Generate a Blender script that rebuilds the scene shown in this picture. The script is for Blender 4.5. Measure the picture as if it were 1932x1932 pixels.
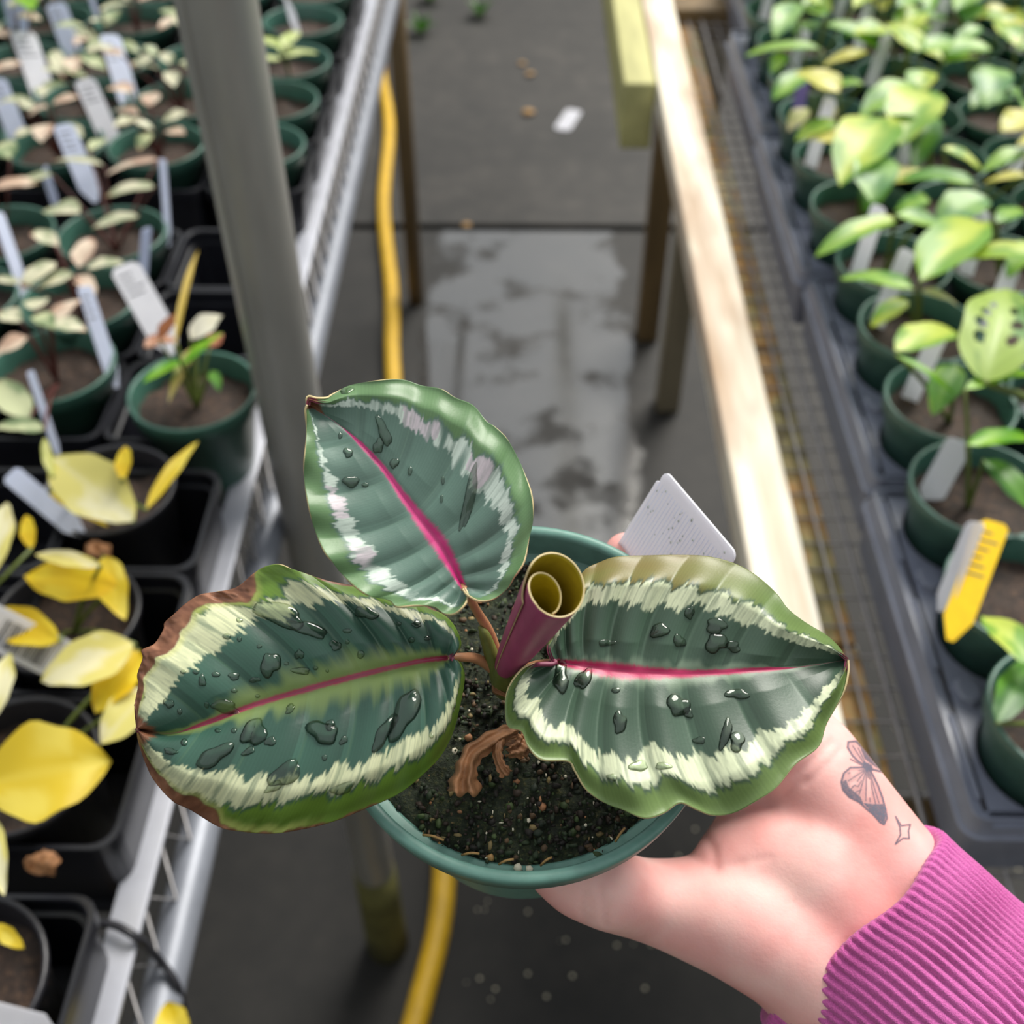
import bpy, bmesh, math, random
import numpy as np
from mathutils import Vector, Matrix
from mathutils.bvhtree import BVHTree

for o in list(bpy.data.objects):
    bpy.data.objects.remove(o, do_unlink=True)
SC = bpy.context.scene
COL = SC.collection

# ------------------------------------------------------------------ camera
FPX = 2100.0
YAW = math.radians(0.65)
PITCH = math.radians(45.0)
CAM = np.array([0.0, 0.0, 1.40])
cam_d = bpy.data.cameras.new('camera')
cam = bpy.data.objects.new('camera', cam_d)
COL.objects.link(cam)
cam.location = CAM
cam.rotation_euler = (math.pi / 2 - PITCH, 0, YAW)
cam_d.sensor_width = 36.0
cam_d.lens = FPX / 1932 * 36.0
cam_d.clip_start = 0.01
cam_d.clip_end = 60
cam_d.dof.use_dof = True
cam_d.dof.focus_distance = 0.248
cam_d.dof.aperture_fstop = 14.5
SC.camera = cam
# ------------------------------------------------------------------ light
world = bpy.data.worlds.new('greenhouse_daylight')
SC.world = world
world.use_nodes = True
bgn = world.node_tree.nodes['Background']
bgn.inputs[0].default_value = (0.93, 0.97, 1.0, 1)
bgn.inputs[1].default_value = 0.74
sun_d = bpy.data.lights.new('sun', 'SUN')
sun_d.energy = 4.3
sun_d.angle = math.radians(32)
sun_d.color = (1.0, 0.96, 0.88)
sun = bpy.data.objects.new('sun', sun_d)
COL.objects.link(sun)
SUN_TO = Vector((0.38, 0.60, 0.80)).normalized()
sun.rotation_euler = SUN_TO.to_track_quat('Z', 'Y').to_euler()
sun.location = (1.5, 1.5, 4)
SC.view_settings.view_transform = 'Standard'
SC.view_settings.look = 'None'
SC.view_settings.exposure = 0.22
SC.view_settings.gamma = 1.0
SC.view_settings.use_curve_mapping = False

# ------------------------------------------------------------------ helpers
RT = np.array([math.cos(YAW), math.sin(YAW), 0.0])
FH = np.array([-math.sin(YAW), math.cos(YAW), 0.0])
FW = FH * math.cos(PITCH) - np.array([0, 0, math.sin(PITCH)])
UP = FH * math.sin(PITCH) + np.array([0, 0, math.cos(PITCH)])
ZV = np.array([0.0, 0.0, 1.0])


def ray(px, py):
    return FW + RT * (px - 966) / FPX + UP * (966 - py) / FPX


def PD(px, py, d):
    return CAM + ray(px, py) * d


def PZ(px, py, z):
    r = ray(px, py)
    return CAM + r * ((z - CAM[2]) / r[2])


def pix(p):
    q = np.asarray(p, float) - CAM
    d = q @ FW
    return 966 + FPX * (q @ RT) / d, 966 - FPX * (q @ UP) / d


def lin(c):
    c = np.asarray(c, float) / 255.0
    return np.where(c <= 0.04045, c / 12.92, ((c + 0.055) / 1.055) ** 2.4)


def vnoise(x, y, seed=0):
    x = np.asarray(x, float); y = np.asarray(y, float)
    xi = np.floor(x); yi = np.floor(y)
    fx = x - xi; fy = y - yi
    fx = fx * fx * (3 - 2 * fx); fy = fy * fy * (3 - 2 * fy)

    def h(a, b):
        v = np.sin(a * 127.1 + b * 311.7 + seed * 74.7) * 43758.5453
        return v - np.floor(v)
    return ((h(xi, yi) * (1 - fx) + h(xi + 1, yi) * fx) * (1 - fy)
            + (h(xi, yi + 1) * (1 - fx) + h(xi + 1, yi + 1) * fx) * fy)


def fbm(x, y, seed=0, n=3):
    v = 0; a = 0.5; t = 0
    for k in range(n):
        v = v + a * vnoise(x * 2 ** k, y * 2 ** k, seed + k); t += a; a *= 0.5
    return v / t


def sstep(a, b, x):
    t = np.clip((x - a) / (b - a), 0, 1)
    return t * t * (3 - 2 * t)


OFFS = {}


def tag(o, label=None, cat=None, group=None, kind=None):
    if label: o['label'] = label
    if cat: o['category'] = cat
    if group: o['group'] = group
    if kind: o['kind'] = kind
    return o


def thing(name, loc, label, cat, group=None, kind=None):
    o = bpy.data.objects.new(name, None)
    o.empty_display_size = 0.02
    o.location = loc
    COL.objects.link(o)
    OFFS[o.name] = np.asarray(loc, float)
    return tag(o, label, cat, group, kind)


def mesh(name, verts, faces, smooth=True, col=None, uv=None, mi=None):
    me = bpy.data.meshes.new(name)
    me.from_pydata([tuple(map(float, v)) for v in verts], [], [tuple(map(int, f)) for f in faces])
    if smooth:
        me.polygons.foreach_set('use_smooth', [True] * len(me.polygons))
    if col is not None:
        at = me.color_attributes.new('Col', 'FLOAT_COLOR', 'POINT')
        c = np.ones((len(verts), 4)); cc = np.asarray(col); c[:, :cc.shape[1]] = cc
        at.data.foreach_set('color', c.ravel())
    if mi is not None:
        me.polygons.foreach_set('material_index', mi)
    if uv is not None:
        ul = me.uv_layers.new(name='UVMap')
        li = np.empty(len(me.loops), int); me.loops.foreach_get('vertex_index', li)
        ul.data.foreach_set('uv', np.asarray(uv, float)[li].ravel())
    me.update()
    return me


def place(name, me, mats, parent=None, loc=(0, 0, 0), rot=None):
    """link existing mesh data as one object"""
    o = bpy.data.objects.new(name, me)
    COL.objects.link(o)
    if mats is not None and len(me.materials) == 0:
        for m in (mats if isinstance(mats, (list, tuple)) else [mats]):
            me.materials.append(m)
    o.location = loc
    if rot is not None:
        o.rotation_euler = rot
    if parent is not None:
        o.parent = parent
        OFFS[o.name] = OFFS.get(parent.name, np.zeros(3))
    return o


def part(name, verts, faces, mats, root=None, **kw):
    """verts in world coordinates; parent (thing or part) keeps its own origin"""
    off = OFFS.get(root.name, np.zeros(3)) if root is not None else np.zeros(3)
    me = mesh(name, np.asarray(verts, float) - off, faces, **kw)
    return place(name, me, mats, root)


def solo(name, verts, faces, mats, label, cat, group=None, kind=None, **kw):
    v = np.asarray(verts, float)
    base = np.array([v[:, 0].mean(), v[:, 1].mean(), v[:, 2].min()])
    me = mesh(name, v - base, faces, **kw)
    o = place(name, me, mats, None, base)
    OFFS[o.name] = base
    return tag(o, label, cat, group, kind)


class MB:
    def __init__(s): s.v = []; s.f = []; s.n = 0

    def add(s, v, f):
        s.v.append(np.asarray(v, float)); s.f += [tuple(i + s.n for i in q) for q in f]; s.n += len(v); return s

    def get(s): return np.concatenate(s.v), s.f


def box(x0, x1, y0, y1, z0, z1, b=0.0):
    if b <= 0:
        v = [(x, y, z) for z in (z0, z1) for y in (y0, y1) for x in (x0, x1)]
        f = [(0, 2, 3, 1), (4, 5, 7, 6), (0, 1, 5, 4), (2, 6, 7, 3), (0, 4, 6, 2), (1, 3, 7, 5)]
        return v, f
    bm = bmesh.new()
    v, f = box(x0, x1, y0, y1, z0, z1)
    vs = [bm.verts.new(p) for p in v]
    for q in f: bm.faces.new([vs[i] for i in q])
    bmesh.ops.bevel(bm, geom=bm.edges[:], offset=b, segments=2, affect='EDGES', profile=0.6)
    bm.verts.index_update()
    vv = [tuple(w.co) for w in bm.verts]; ff = [tuple(w.index for w in q.verts) for q in bm.faces]
    bm.free()
    return vv, ff


def frame_of(d):
    d = d / np.linalg.norm(d)
    a = np.array([0, 0, 1.0]) if abs(d[2]) < 0.9 else np.array([1.0, 0, 0])
    u = np.cross(a, d); u /= np.linalg.norm(u)
    return u, np.cross(d, u)


def smooth_path(pts, n):
    pts = np.asarray(pts, float)
    P = np.vstack([2 * pts[0] - pts[1], pts, 2 * pts[-1] - pts[-2]])
    out = []
    m = len(pts) - 1
    for t in np.linspace(0, m, n):
        i = min(int(t), m - 1); u = t - i
        p0, p1, p2, p3 = P[i:i + 4]
        out.append(0.5 * (2 * p1 + (p2 - p0) * u + (2 * p0 - 5 * p1 + 4 * p2 - p3) * u * u + (3 * p1 - p0 - 3 * p2 + p3) * u ** 3))
    return np.array(out)


def tube(pts, rad, seg=10, cap=True, ell=None):
    pts = np.asarray(pts, float); n = len(pts)
    rad = np.broadcast_to(np.asarray(rad, float), (n,))
    v = []; f = []
    u, w = frame_of(pts[1] - pts[0])
    for i in range(n):
        d = pts[min(i + 1, n - 1)] - pts[max(i - 1, 0)]; d = d / np.linalg.norm(d)
        u = u - d * (u @ d); u /= np.linalg.norm(u); w = np.cross(d, u)
        for k in range(seg):
            a = 2 * math.pi * k / seg
            v.append(pts[i] + rad[i] * (math.cos(a) * u + math.sin(a) * w))
    for i in range(n - 1):
        for k in range(seg):
            k2 = (k + 1) % seg
            f.append((i * seg + k, i * seg + k2, (i + 1) * seg + k2, (i + 1) * seg + k))
    if cap:
        f.append(tuple(range(seg - 1, -1, -1))); f.append(tuple((n - 1) * seg + k for k in range(seg)))
    return v, f


def lathe(prof, seg=40, close=False):
    v = []; f = []; n = len(prof)
    for r, z in prof:
        for k in range(seg):
            a = 2 * math.pi * k / seg
            v.append((r * math.cos(a), r * math.sin(a), z))
    for i in range(n - 1):
        for k in range(seg):
            k2 = (k + 1) % seg
            f.append((i * seg + k, i * seg + k2, (i + 1) * seg + k2, (i + 1) * seg + k))
    return v, f


def grid_faces(a, b, off=0):
    return [(off + i * b + j, off + i * b + j + 1, off + (i + 1) * b + j + 1, off + (i + 1) * b + j) for i in range(a - 1) for j in range(b - 1)]


# ------------------------------------------------------------------ materials
class NT:
    def __init__(s, name):
        s.m = bpy.data.materials.new(name); s.m.use_nodes = True
        s.t = s.m.node_tree; s.b = s.t.nodes['Principled BSDF']; s.out = s.t.nodes['Material Output']

    def n(s, typ, **kw):
        d = s.t.nodes.new(typ)
        for k, val in kw.items():
            if k.startswith('i_'):
                key = k[2:]
                key = int(key) if key.isdigit() else key
                d.inputs[key].default_value = val
            else:
                setattr(d, k, val)
        return d

    def l(s, a, b): s.t.links.new(a, b)

    def co(s, kind='Object'): return s.n('ShaderNodeTexCoord').outputs[kind]

    def noise(s, scale, detail=3, rough=0.6, vec=None, kind='Object', stretch=None):
        d = s.n('ShaderNodeTexNoise'); d.inputs['Scale'].default_value = scale
        d.inputs['Detail'].default_value = detail; d.inputs['Roughness'].default_value = rough
        src = vec or s.co(kind)
        if stretch:
            mp = s.n('ShaderNodeMapping'); mp.inputs['Scale'].default_value = stretch
            s.l(src, mp.inputs[0]); src = mp.outputs[0]
        s.l(src, d.inputs['Vector']); return d.outputs['Fac']

    def ramp(s, fac, stops):
        d = s.n('ShaderNodeValToRGB'); e = d.color_ramp.elements
        while len(e) < len(stops): e.new(0.5)
        for q, (p, c) in zip(e, stops):
            q.position = p; q.color = (*c[:3], 1)
        s.l(fac, d.inputs[0]); return d.outputs[0]

    def bump(s, h, st=0.3, dist=0.001):
        d = s.n('ShaderNodeBump'); d.inputs['Strength'].default_value = st; d.inputs['Distance'].default_value = dist
        s.l(h, d.inputs['Height']); s.l(d.outputs[0], s.b.inputs['Normal']); return d


def simple(name, c, rough=0.5, var=0.15, scale=60, metal=0, bump=0.0, bdist=0.001, stretch=None, spec=None, detail=3):
    t = NT(name); c = lin(c)
    f = t.noise(scale, detail, stretch=stretch)
    t.l(t.ramp(f, [(0.3, c * (1 - var)), (0.7, np.minimum(c * (1 + var), 1))]), t.b.inputs['Base Color'])
    t.b.inputs['Roughness'].default_value = rough; t.b.inputs['Metallic'].default_value = metal
    if spec is not None: t.b.inputs['Specular IOR Level'].default_value = spec
    if bump: t.bump(f, bump, bdist)
    return t.m


def leaf_material(name, rough=0.35, trans=0.3, bump=0.0, scale=900):
    t = NT(name)
    a = t.n('ShaderNodeVertexColor', layer_name='Col')
    t.l(a.outputs[0], t.b.inputs['Base Color'])
    t.b.inputs['Roughness'].default_value = rough
    tr = t.n('ShaderNodeBsdfTranslucent')
    hs = t.n('ShaderNodeHueSaturation'); hs.inputs['Saturation'].default_value = 1.25; hs.inputs['Value'].default_value = 1.15
    t.l(a.outputs[0], hs.inputs['Color']); t.l(hs.outputs[0], tr.inputs[0])
    mx = t.n('ShaderNodeMixShader'); mx.inputs[0].default_value = trans
    t.l(t.b.outputs[0], mx.inputs[1]); t.l(tr.outputs[0], mx.inputs[2]); t.l(mx.outputs[0], t.out.inputs[0])
    if bump:
        t.bump(t.noise(scale, 2), bump, 0.0003)
    return t.m


M = {}
M['bgleaf'] = leaf_material('young_leaf', 0.38, 0.32)
M['yleaf'] = leaf_material('yellow_leaf', 0.45, 0.38)
M['heroleaf'] = leaf_material('prayer_plant_leaf', 0.38, 0.16, 0.08, 1400)
M['crumb'] = leaf_material('soil_crumb', 0.7, 0.0)
M['leafrim'] = simple('leaf_margin', (196, 178, 132), 0.45, 0.1)
M['leafback'] = simple('leaf_underside', (120, 50, 75), 0.5, 0.15)
M['greenpot'] = simple('green_pot_plastic', (58, 98, 86), 0.38, 0.12, 90, bump=0.05, bdist=0.0004)
M['heropot'] = simple('held_pot_plastic', (98, 140, 128), 0.42, 0.12, 220, bump=0.1, bdist=0.0003)
M['blackpot'] = simple('black_pot_plastic', (34, 34, 40), 0.36, 0.15, 90)
M['blacktray'] = simple('black_tray_plastic', (24, 25, 32), 0.38, 0.2, 50)
M['greytray'] = simple('grey_tray_plastic', (118, 123, 140), 0.33, 0.12, 40)
M['soil'] = None


def thin_plastic(name, c, k=0.42):
    m = simple(name, c, 0.35, 0.04, 90); nt = m.node_tree; b = nt.nodes['Principled BSDF']
    tr = nt.nodes.new('ShaderNodeBsdfTranslucent'); tr.inputs[0].default_value = (*lin(c), 1)
    mx = nt.nodes.new('ShaderNodeMixShader'); mx.inputs[0].default_value = k
    nt.links.new(b.outputs[0], mx.inputs[1]); nt.links.new(tr.outputs[0], mx.inputs[2]); nt.links.new(mx.outputs[0], nt.nodes['Material Output'].inputs[0])
    return m


M['tagwhite'] = thin_plastic('white_tag_plastic', (246, 246, 252), 0.55)
M['tagblue'] = thin_plastic('bluish_tag_plastic', (230, 236, 254), 0.55)
M['tagyellow'] = simple('yellow_tag_plastic', (250, 205, 10), 0.4, 0.06, 160)
M['tagpurple'] = simple('purple_tag_plastic', (150, 130, 205), 0.4, 0.06, 160)
M['tagprint'] = simple('tag_print', (70, 72, 84), 0.6, 0.2)
M['tagbar'] = simple('barcode_ink', (38, 38, 42), 0.6, 0.1)
M['stemgreen'] = simple('green_stem', (96, 110, 48), 0.45, 0.2, 120)
M['stemred'] = simple('dark_red_stem', (86, 44, 40), 0.5, 0.2, 120)
M['petiole'] = simple('petiole', (178, 128, 92), 0.4, 0.18, 160)
M['sheath'] = simple('green_sheath', (104, 112, 52), 0.42, 0.25, 200)
M['dry'] = simple('dried_leaf', (158, 112, 76), 0.6, 0.35, 260, bump=0.5, bdist=0.0006)
M['perlite'] = simple('perlite', (222, 214, 190), 0.8, 0.1, 400, bump=0.4, bdist=0.0004)
M['litter'] = simple('litter_tan', (170, 132, 80), 0.7, 0.3, 400)
M['galv'] = simple('galvanised_pipe', (164, 163, 160), 0.42, 0.14, 30, metal=0.35, stretch=(1, 1, 0.25))
M['rail'] = simple('galvanised_rail', (176, 178, 188), 0.4, 0.08, 40, metal=0.25)
M['pipe'] = simple('painted_pipe', (128, 132, 142), 0.42, 0.12, 40, metal=0.2)
M['wire'] = simple('bench_wire', (150, 148, 150), 0.42, 0.2, 90, metal=0.35)
M['darkwire'] = simple('dark_cable', (40, 40, 46), 0.45, 0.1)
M['hose'] = simple('yellow_hose', (206, 164, 34), 0.45, 0.15, 30)
M['hosetip'] = simple('orange_fitting', (200, 110, 20), 0.5, 0.1)
M['postwood'] = simple('post_wood', (112, 92, 62), 0.7, 0.3, 25, bump=0.3, stretch=(1, 1, 0.15))
M['greywood'] = simple('grey_post_wood', (146, 136, 116), 0.7, 0.25, 25, bump=0.3, stretch=(1, 1, 0.15))
M['mossfoot'] = simple('mossy_foot', (92, 90, 48), 0.8, 0.4, 30)
M['mosswood'] = simple('mossy_fascia', (190, 186, 128), 0.75, 0.25, 25, bump=0.3, stretch=(1, 0.15, 1))
M['wall'] = simple('skylight_cut_wall', (112, 114, 108), 0.7, 0.2, 3)  # dull surface of the added walls that hold back low skylight
M['weed'] = simple('weed_green', (58, 108, 36), 0.5, 0.3, 40)


def m_soil(name, a, b, c, scale=420):
    t = NT(name)
    f = t.noise(scale, 5, 0.7); g = t.noise(scale * 0.12, 3)
    c1 = t.ramp(f, [(0.3, lin(a)), (0.55, lin(b)), (0.78, lin(c))])
    mx = t.n('ShaderNodeMix', data_type='RGBA'); mx.blend_type = 'MULTIPLY'
    mx.inputs[0].default_value = 0.8
    t.l(c1, mx.inputs[6]); t.l(t.ramp(g, [(0.35, (0.45, 0.5, 0.45)), (0.65, (1.2, 1.15, 1.05))]), mx.inputs[7])
    t.l(mx.outputs[2], t.b.inputs['Base Color']); t.b.inputs['Roughness'].default_value = 0.75
    t.bump(f, 0.8, 0.002)
    return t.m


M['soil'] = m_soil('potting_soil', (24, 17, 13), (58, 41, 33), (128, 100, 78), 240)
M['herosoil'] = m_soil('mossy_potting_soil', (20, 26, 18), (46, 58, 36), (116, 110, 66), 900)


def m_board():
    t = NT('sun_bleached_board')
    f = t.noise(60, 5, 0.65, stretch=(1, 0.06, 1)); g = t.noise(7, 3, stretch=(2.5, 0.6, 1))
    a = t.ramp(f, [(0.3, lin((204, 184, 158))), (0.55, lin((234, 226, 210))), (0.75, lin((244, 243, 236)))])
    b = t.ramp(g, [(0.40, lin((188, 152, 126))), (0.54, lin((250, 250, 246)))])
    mx = t.n('ShaderNodeMix', data_type='RGBA'); mx.blend_type = 'MULTIPLY'; mx.inputs[0].default_value = 0.5
    t.l(a, mx.inputs[6]); t.l(b, mx.inputs[7]); t.l(mx.outputs[2], t.b.inputs['Base Color'])
    t.b.inputs['Roughness'].default_value = 0.7
    t.bump(f, 0.3, 0.001)
    return t.m


M['board'] = m_board()


def m_plank():
    t = NT('weathered_mossy_plank')
    f = t.noise(9, 4, 0.7, stretch=(2, 0.7, 1)); g = t.noise(90, 4, 0.7, stretch=(1, 0.2, 1))
    a = t.ramp(f, [(0.30, lin((84, 74, 54))), (0.42, lin((158, 148, 100))), (0.52, lin((186, 140, 84))), (0.62, lin((200, 188, 150))), (0.75, lin((134, 128, 84)))])
    mx = t.n('ShaderNodeMix', data_type='RGBA'); mx.blend_type = 'MULTIPLY'; mx.inputs[0].default_value = 0.6
    t.l(a, mx.inputs[6]); t.l(t.ramp(g, [(0.35, (0.45, 0.45, 0.45)), (0.65, (1.1, 1.1, 1.1))]), mx.inputs[7])
    t.l(mx.outputs[2], t.b.inputs['Base Color']); t.b.inputs['Roughness'].default_value = 0.75
    t.bump(g, 0.4, 0.001)
    return t.m


M['plank'] = m_plank()


def m_floor(name, wet):
    t = NT(name)
    f = t.noise(14, 5, 0.7); g = t.noise(2.2, 4, 0.6)
    lo = 0.42 if wet else 0.72
    c = t.ramp(f, [(0.3, lin((30, 29, 28)) * lo), (0.55, lin((54, 51, 48)) * lo), (0.8, lin((82, 77, 72)) * lo)])
    mx = t.n('ShaderNodeMix', data_type='RGBA'); mx.blend_type = 'MULTIPLY'; mx.inputs[0].default_value = 0.8
    t.l(c, mx.inputs[6]); t.l(t.ramp(g, [(0.35, (0.35, 0.36, 0.36)), (0.65, (1, 0.98, 0.95))]), mx.inputs[7])
    t.l(mx.outputs[2], t.b.inputs['Base Color'])
    t.b.inputs['Roughness'].default_value = 0.7
    if wet:
        # puddled water down the middle of the aisle, drying towards the benches and the near end
        w = t.noise(6.5, 4, 0.62); w2 = t.noise(1.6, 3, 0.6)
        sx = t.n('ShaderNodeSeparateXYZ'); t.l(t.co(), sx.inputs[0])
        ab = t.n('ShaderNodeMath', operation='ABSOLUTE'); t.l(sx.outputs[0], ab.inputs[0])
        mxr = t.n('ShaderNodeMapRange'); mxr.inputs[1].default_value = 0.20; mxr.inputs[2].default_value = 0.32; mxr.inputs[3].default_value = 0.0; mxr.inputs[4].default_value = -0.6
        t.l(ab.outputs[0], mxr.inputs[0])
        myr = t.n('ShaderNodeMapRange'); myr.inputs[1].default_value = -1.95; myr.inputs[2].default_value = -1.45; myr.inputs[3].default_value = -0.35; myr.inputs[4].default_value = 0.0
        t.l(sx.outputs[1], myr.inputs[0])
        a1 = t.n('ShaderNodeMath', operation='ADD'); t.l(mxr.outputs[0], a1.inputs[0]); t.l(myr.outputs[0], a1.inputs[1])
        a2 = t.n('ShaderNodeMath', operation='ADD'); t.l(a1.outputs[0], a2.inputs[0]); t.l(w, a2.inputs[1])
        film = t.ramp(a2.outputs[0], [(0.40, (0, 0, 0)), (0.50, (1, 1, 1))])
        cr_ = t.ramp(w2, [(0.4, (0.05,) * 3), (0.6, (0.16,) * 3)])
        t.l(film, t.b.inputs['Coat Weight']); t.l(cr_, t.b.inputs['Coat Roughness'])
        t.b.inputs['Coat IOR'].default_value = 2.3
        t.bump(t.noise(30, 3), 0.10, 0.002)
    else:
        t.bump(f, 0.3, 0.003)
    return t.m


M['floorwet'] = m_floor('wet_concrete', True)
M['floordry'] = m_floor('damp_concrete', False)


def m_water():
    t = NT('water_film')
    fr = t.n('ShaderNodeFresnel'); fr.inputs[0].default_value = 1.55
    tr = t.n('ShaderNodeBsdfTransparent'); tr.inputs[0].default_value = (0.90, 0.95, 0.88, 1)
    gl = t.n('ShaderNodeBsdfGlossy'); gl.inputs['Roughness'].default_value = 0.02
    mx = t.n('ShaderNodeMixShader')
    t.l(fr.outputs[0], mx.inputs[0]); t.l(tr.outputs[0], mx.inputs[1]); t.l(gl.outputs[0], mx.inputs[2]); t.l(mx.outputs[0], t.out.inputs[0])
    return t.m


M['water'] = m_water()


def m_skin():
    t = NT('skin')
    f = t.noise(45, 3, 0.5); g = t.noise(900, 3)
    c = t.ramp(f, [(0.32, lin((226, 156, 150))), (0.5, lin((236, 178, 172))), (0.68, lin((241, 196, 188)))])
    t.l(c, t.b.inputs['Base Color']); t.b.inputs['Roughness'].default_value = 0.60
    t.b.inputs['Subsurface Weight'].default_value = 0.25
    t.b.inputs['Subsurface Radius'].default_value = (1.0, 0.35, 0.2)
    t.b.inputs['Subsurface Scale'].default_value = 0.003
    t.bump(g, 0.18, 0.0004)
    return t.m


M['skin'] = m_skin()
M['nail'] = simple('fingernail', (236, 190, 182), 0.25, 0.04)


def m_ink():
    t = NT('tattoo_ink')
    a = t.n('ShaderNodeVertexColor', layer_name='Col')
    t.b.inputs['Base Color'].default_value = (*lin((78, 92, 112)), 1); t.b.inputs['Roughness'].default_value = 0.5
    nz = t.noise(1500, 2)
    mm = t.n('ShaderNodeMath', operation='MULTIPLY'); t.l(a.outputs[0], mm.inputs[0])
    rr = t.ramp(nz, [(0.3, (0.75,) * 3), (0.7, (1, 1, 1))]); t.l(rr, mm.inputs[1])
    tr = t.n('ShaderNodeBsdfTransparent'); mx = t.n('ShaderNodeMixShader')
    t.l(mm.outputs[0], mx.inputs[0]); t.l(tr.outputs[0], mx.inputs[1]); t.l(t.b.outputs[0], mx.inputs[2]); t.l(mx.outputs[0], t.out.inputs[0])
    return t.m


M['ink'] = m_ink()


def m_knit():
    t = NT('magenta_rib_knit')
    f = t.noise(2600, 2, 0.6); g = t.noise(40, 3)
    c = t.ramp(g, [(0.3, lin((186, 80, 148))), (0.7, lin((206, 100, 170)))])
    mx = t.n('ShaderNodeMix', data_type='RGBA'); mx.blend_type = 'MULTIPLY'; mx.inputs[0].default_value = 0.6
    t.l(c, mx.inputs[6]); t.l(t.ramp(f, [(0.35, (0.6, 0.55, 0.6)), (0.65, (1.15, 1.12, 1.15))]), mx.inputs[7])
    t.l(mx.outputs[2], t.b.inputs['Base Color']); t.b.inputs['Roughness'].default_value = 0.9
    t.b.inputs['Sheen Weight'].default_value = 0.25
    t.bump(f, 0.6, 0.0005)
    return t.m


M['knit'] = m_knit()
M['rollout'] = simple('rolled_leaf_outside', (160, 66, 108), 0.42, 0.12, 300, stretch=(1, 1, 0.2))
M['rollin'] = simple('rolled_leaf_inside', (168, 150, 34), 0.4, 0.15, 200)

ORD = ['zeroth', 'first', 'second', 'third', 'fourth', 'fifth', 'sixth', 'seventh', 'eighth', 'ninth', 'tenth', 'eleventh', 'twelfth',
       'thirteenth', 'fourteenth', 'fifteenth', 'sixteenth', 'seventeenth', 'eighteenth', 'nineteenth', 'twentieth']

# ================================================================== SETTING
SEAM = 2.365
v, f = box(-3.0, 3.0, -1.5, 7.0, -0.10, -0.03)
floor = solo('floor', v, f, M['floordry'], 'dark damp concrete greenhouse floor between the benches', 'floor', kind='structure', smooth=False)
v, f = box(-3.0, 3.0, -1.5, SEAM - 0.016, -0.03, 0.0, 0.004)
part('slab', v, f, M['floorwet'], floor, smooth=False)
v, f = box(-3.0, 3.0, SEAM + 0.012, 7.0, -0.03, 0.0, 0.004)
part('slab', v, f, M['floordry'], floor, smooth=False)

for nm, bb in (('added_wall_left', (-3.05, -3.0, -1.5, 7.0)), ('added_wall_right', (3.0, 3.05, -1.5, 7.0)), ('added_wall_back', (-3.0, 3.0, 7.0, 7.05)), ('added_wall_front', (-3.0, 3.0, -1.55, -1.5))):  # unseen walls, added to cut the skylight coming in near the horizon
    v, f = box(*bb, -0.03, 2.3)
    solo(nm, v, f, M['wall'], 'added low dull green wall out of view, cutting low skylight', 'wall', kind='structure', smooth=False)

# steel support pole beside the left bench
pole = thing('support_pole', (-0.166, 0.615, 0), 'galvanised round steel pole standing in the aisle beside the metal bench rail', 'pole')
zz = np.linspace(0, 2.6, 30)
v, f = tube([(-0.166, 0.615, z) for z in zz], 0.0222, 28)
pshaft = part('shaft', v, f, M['galv'], pole)
v, f = tube([(-0.166 - 0.012, 0.615 - 0.0188, z) for z in (0.02, 1.3, 2.6)], 0.0009, 6)
part('weld_seam', v, f, M['galv'], pshaft)
v, f = tube([(-0.166, 0.615, z) for z in (0.0, 0.06, 0.13, 0.2)], [0.0265, 0.0255, 0.0250, 0.0240], 24)
part('mossy_foot', v, f, M['mossfoot'], pole)

# ------------------------------------------------------------------ left metal bench
lb = thing('metal_bench', (-0.6, 1.2, 0), 'galvanised metal bench with wire top along the left of the aisle', 'bench')
v, f = box(-0.2165, -0.1985, 0.02, 3.0, 0.827, 0.8305, 0.001)
mb = MB().add(v, f); mb.add(*box(-0.2165, -0.2140, 0.02, 3.0, 0.80, 0.828, 0.0008))
part('edge_rail', *mb.get(), M['rail'], lb)
v, f = tube([(-0.1975, y, 0.772) for y in np.linspace(0.0, 3.0, 24)], 0.0122, 16)
part('lower_pipe', v, f, M['pipe'], lb)
mb = MB()
n = 150
zig = []
for i in range(n):
    y = 0.03 + i * 0.019
    zig.append((-0.2045 if i % 2 else -0.1985, y, 0.825 if i % 2 else 0.783))
mb.add(*tube(zig, 0.0013, 5))
part('zigzag_edge_wire', *mb.get(), M['wire'], lb)
mb = MB()
for y in np.arange(0.03, 3.0, 0.026):
    mb.add(*tube([(-0.217, y, 0.808), (-1.1, y, 0.808)], 0.0012, 4))
for x in np.arange(-1.1, -0.22, 0.05):
    mb.add(*tube([(x, 0.03, 0.8056), (x, 3.0, 0.8056)], 0.0012, 4))
tag(part('wire_top', *mb.get(), M['wire'], lb), 'welded wire bench top', kind='stuff')
for (x, y) in ((-0.232, 2.05), (-0.232, 0.2), (-0.80, 2.05), (-0.80, 0.7)):
    v, f = tube([(x, y, z) for z in (0, 0.4, 0.802)], 0.017, 14)
    part('leg', v, f, M['postwood'], lb)
for y in (0.2, 2.05):
    v, f = box(-1.1, -0.22, y - 0.012, y + 0.012, 0.78, 0.8035, 0.001)
    part('cross_beam', v, f, M['pipe'], lb)

# dark cable tied round the rail
pts = smooth_path([PZ(165, 1742, 0.836), PZ(215, 1745, 0.838), PZ(262, 1772, 0.833), PZ(300, 1810, 0.795), PZ(335, 1862, 0.78), PZ(352, 1940, 0.74)], 40)
v, f = tube(pts, 0.0024, 8)
solo('cable', v, f, M['darkwire'], 'thin dark cable looped over the metal bench rail at lower left', 'cable')

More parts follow.
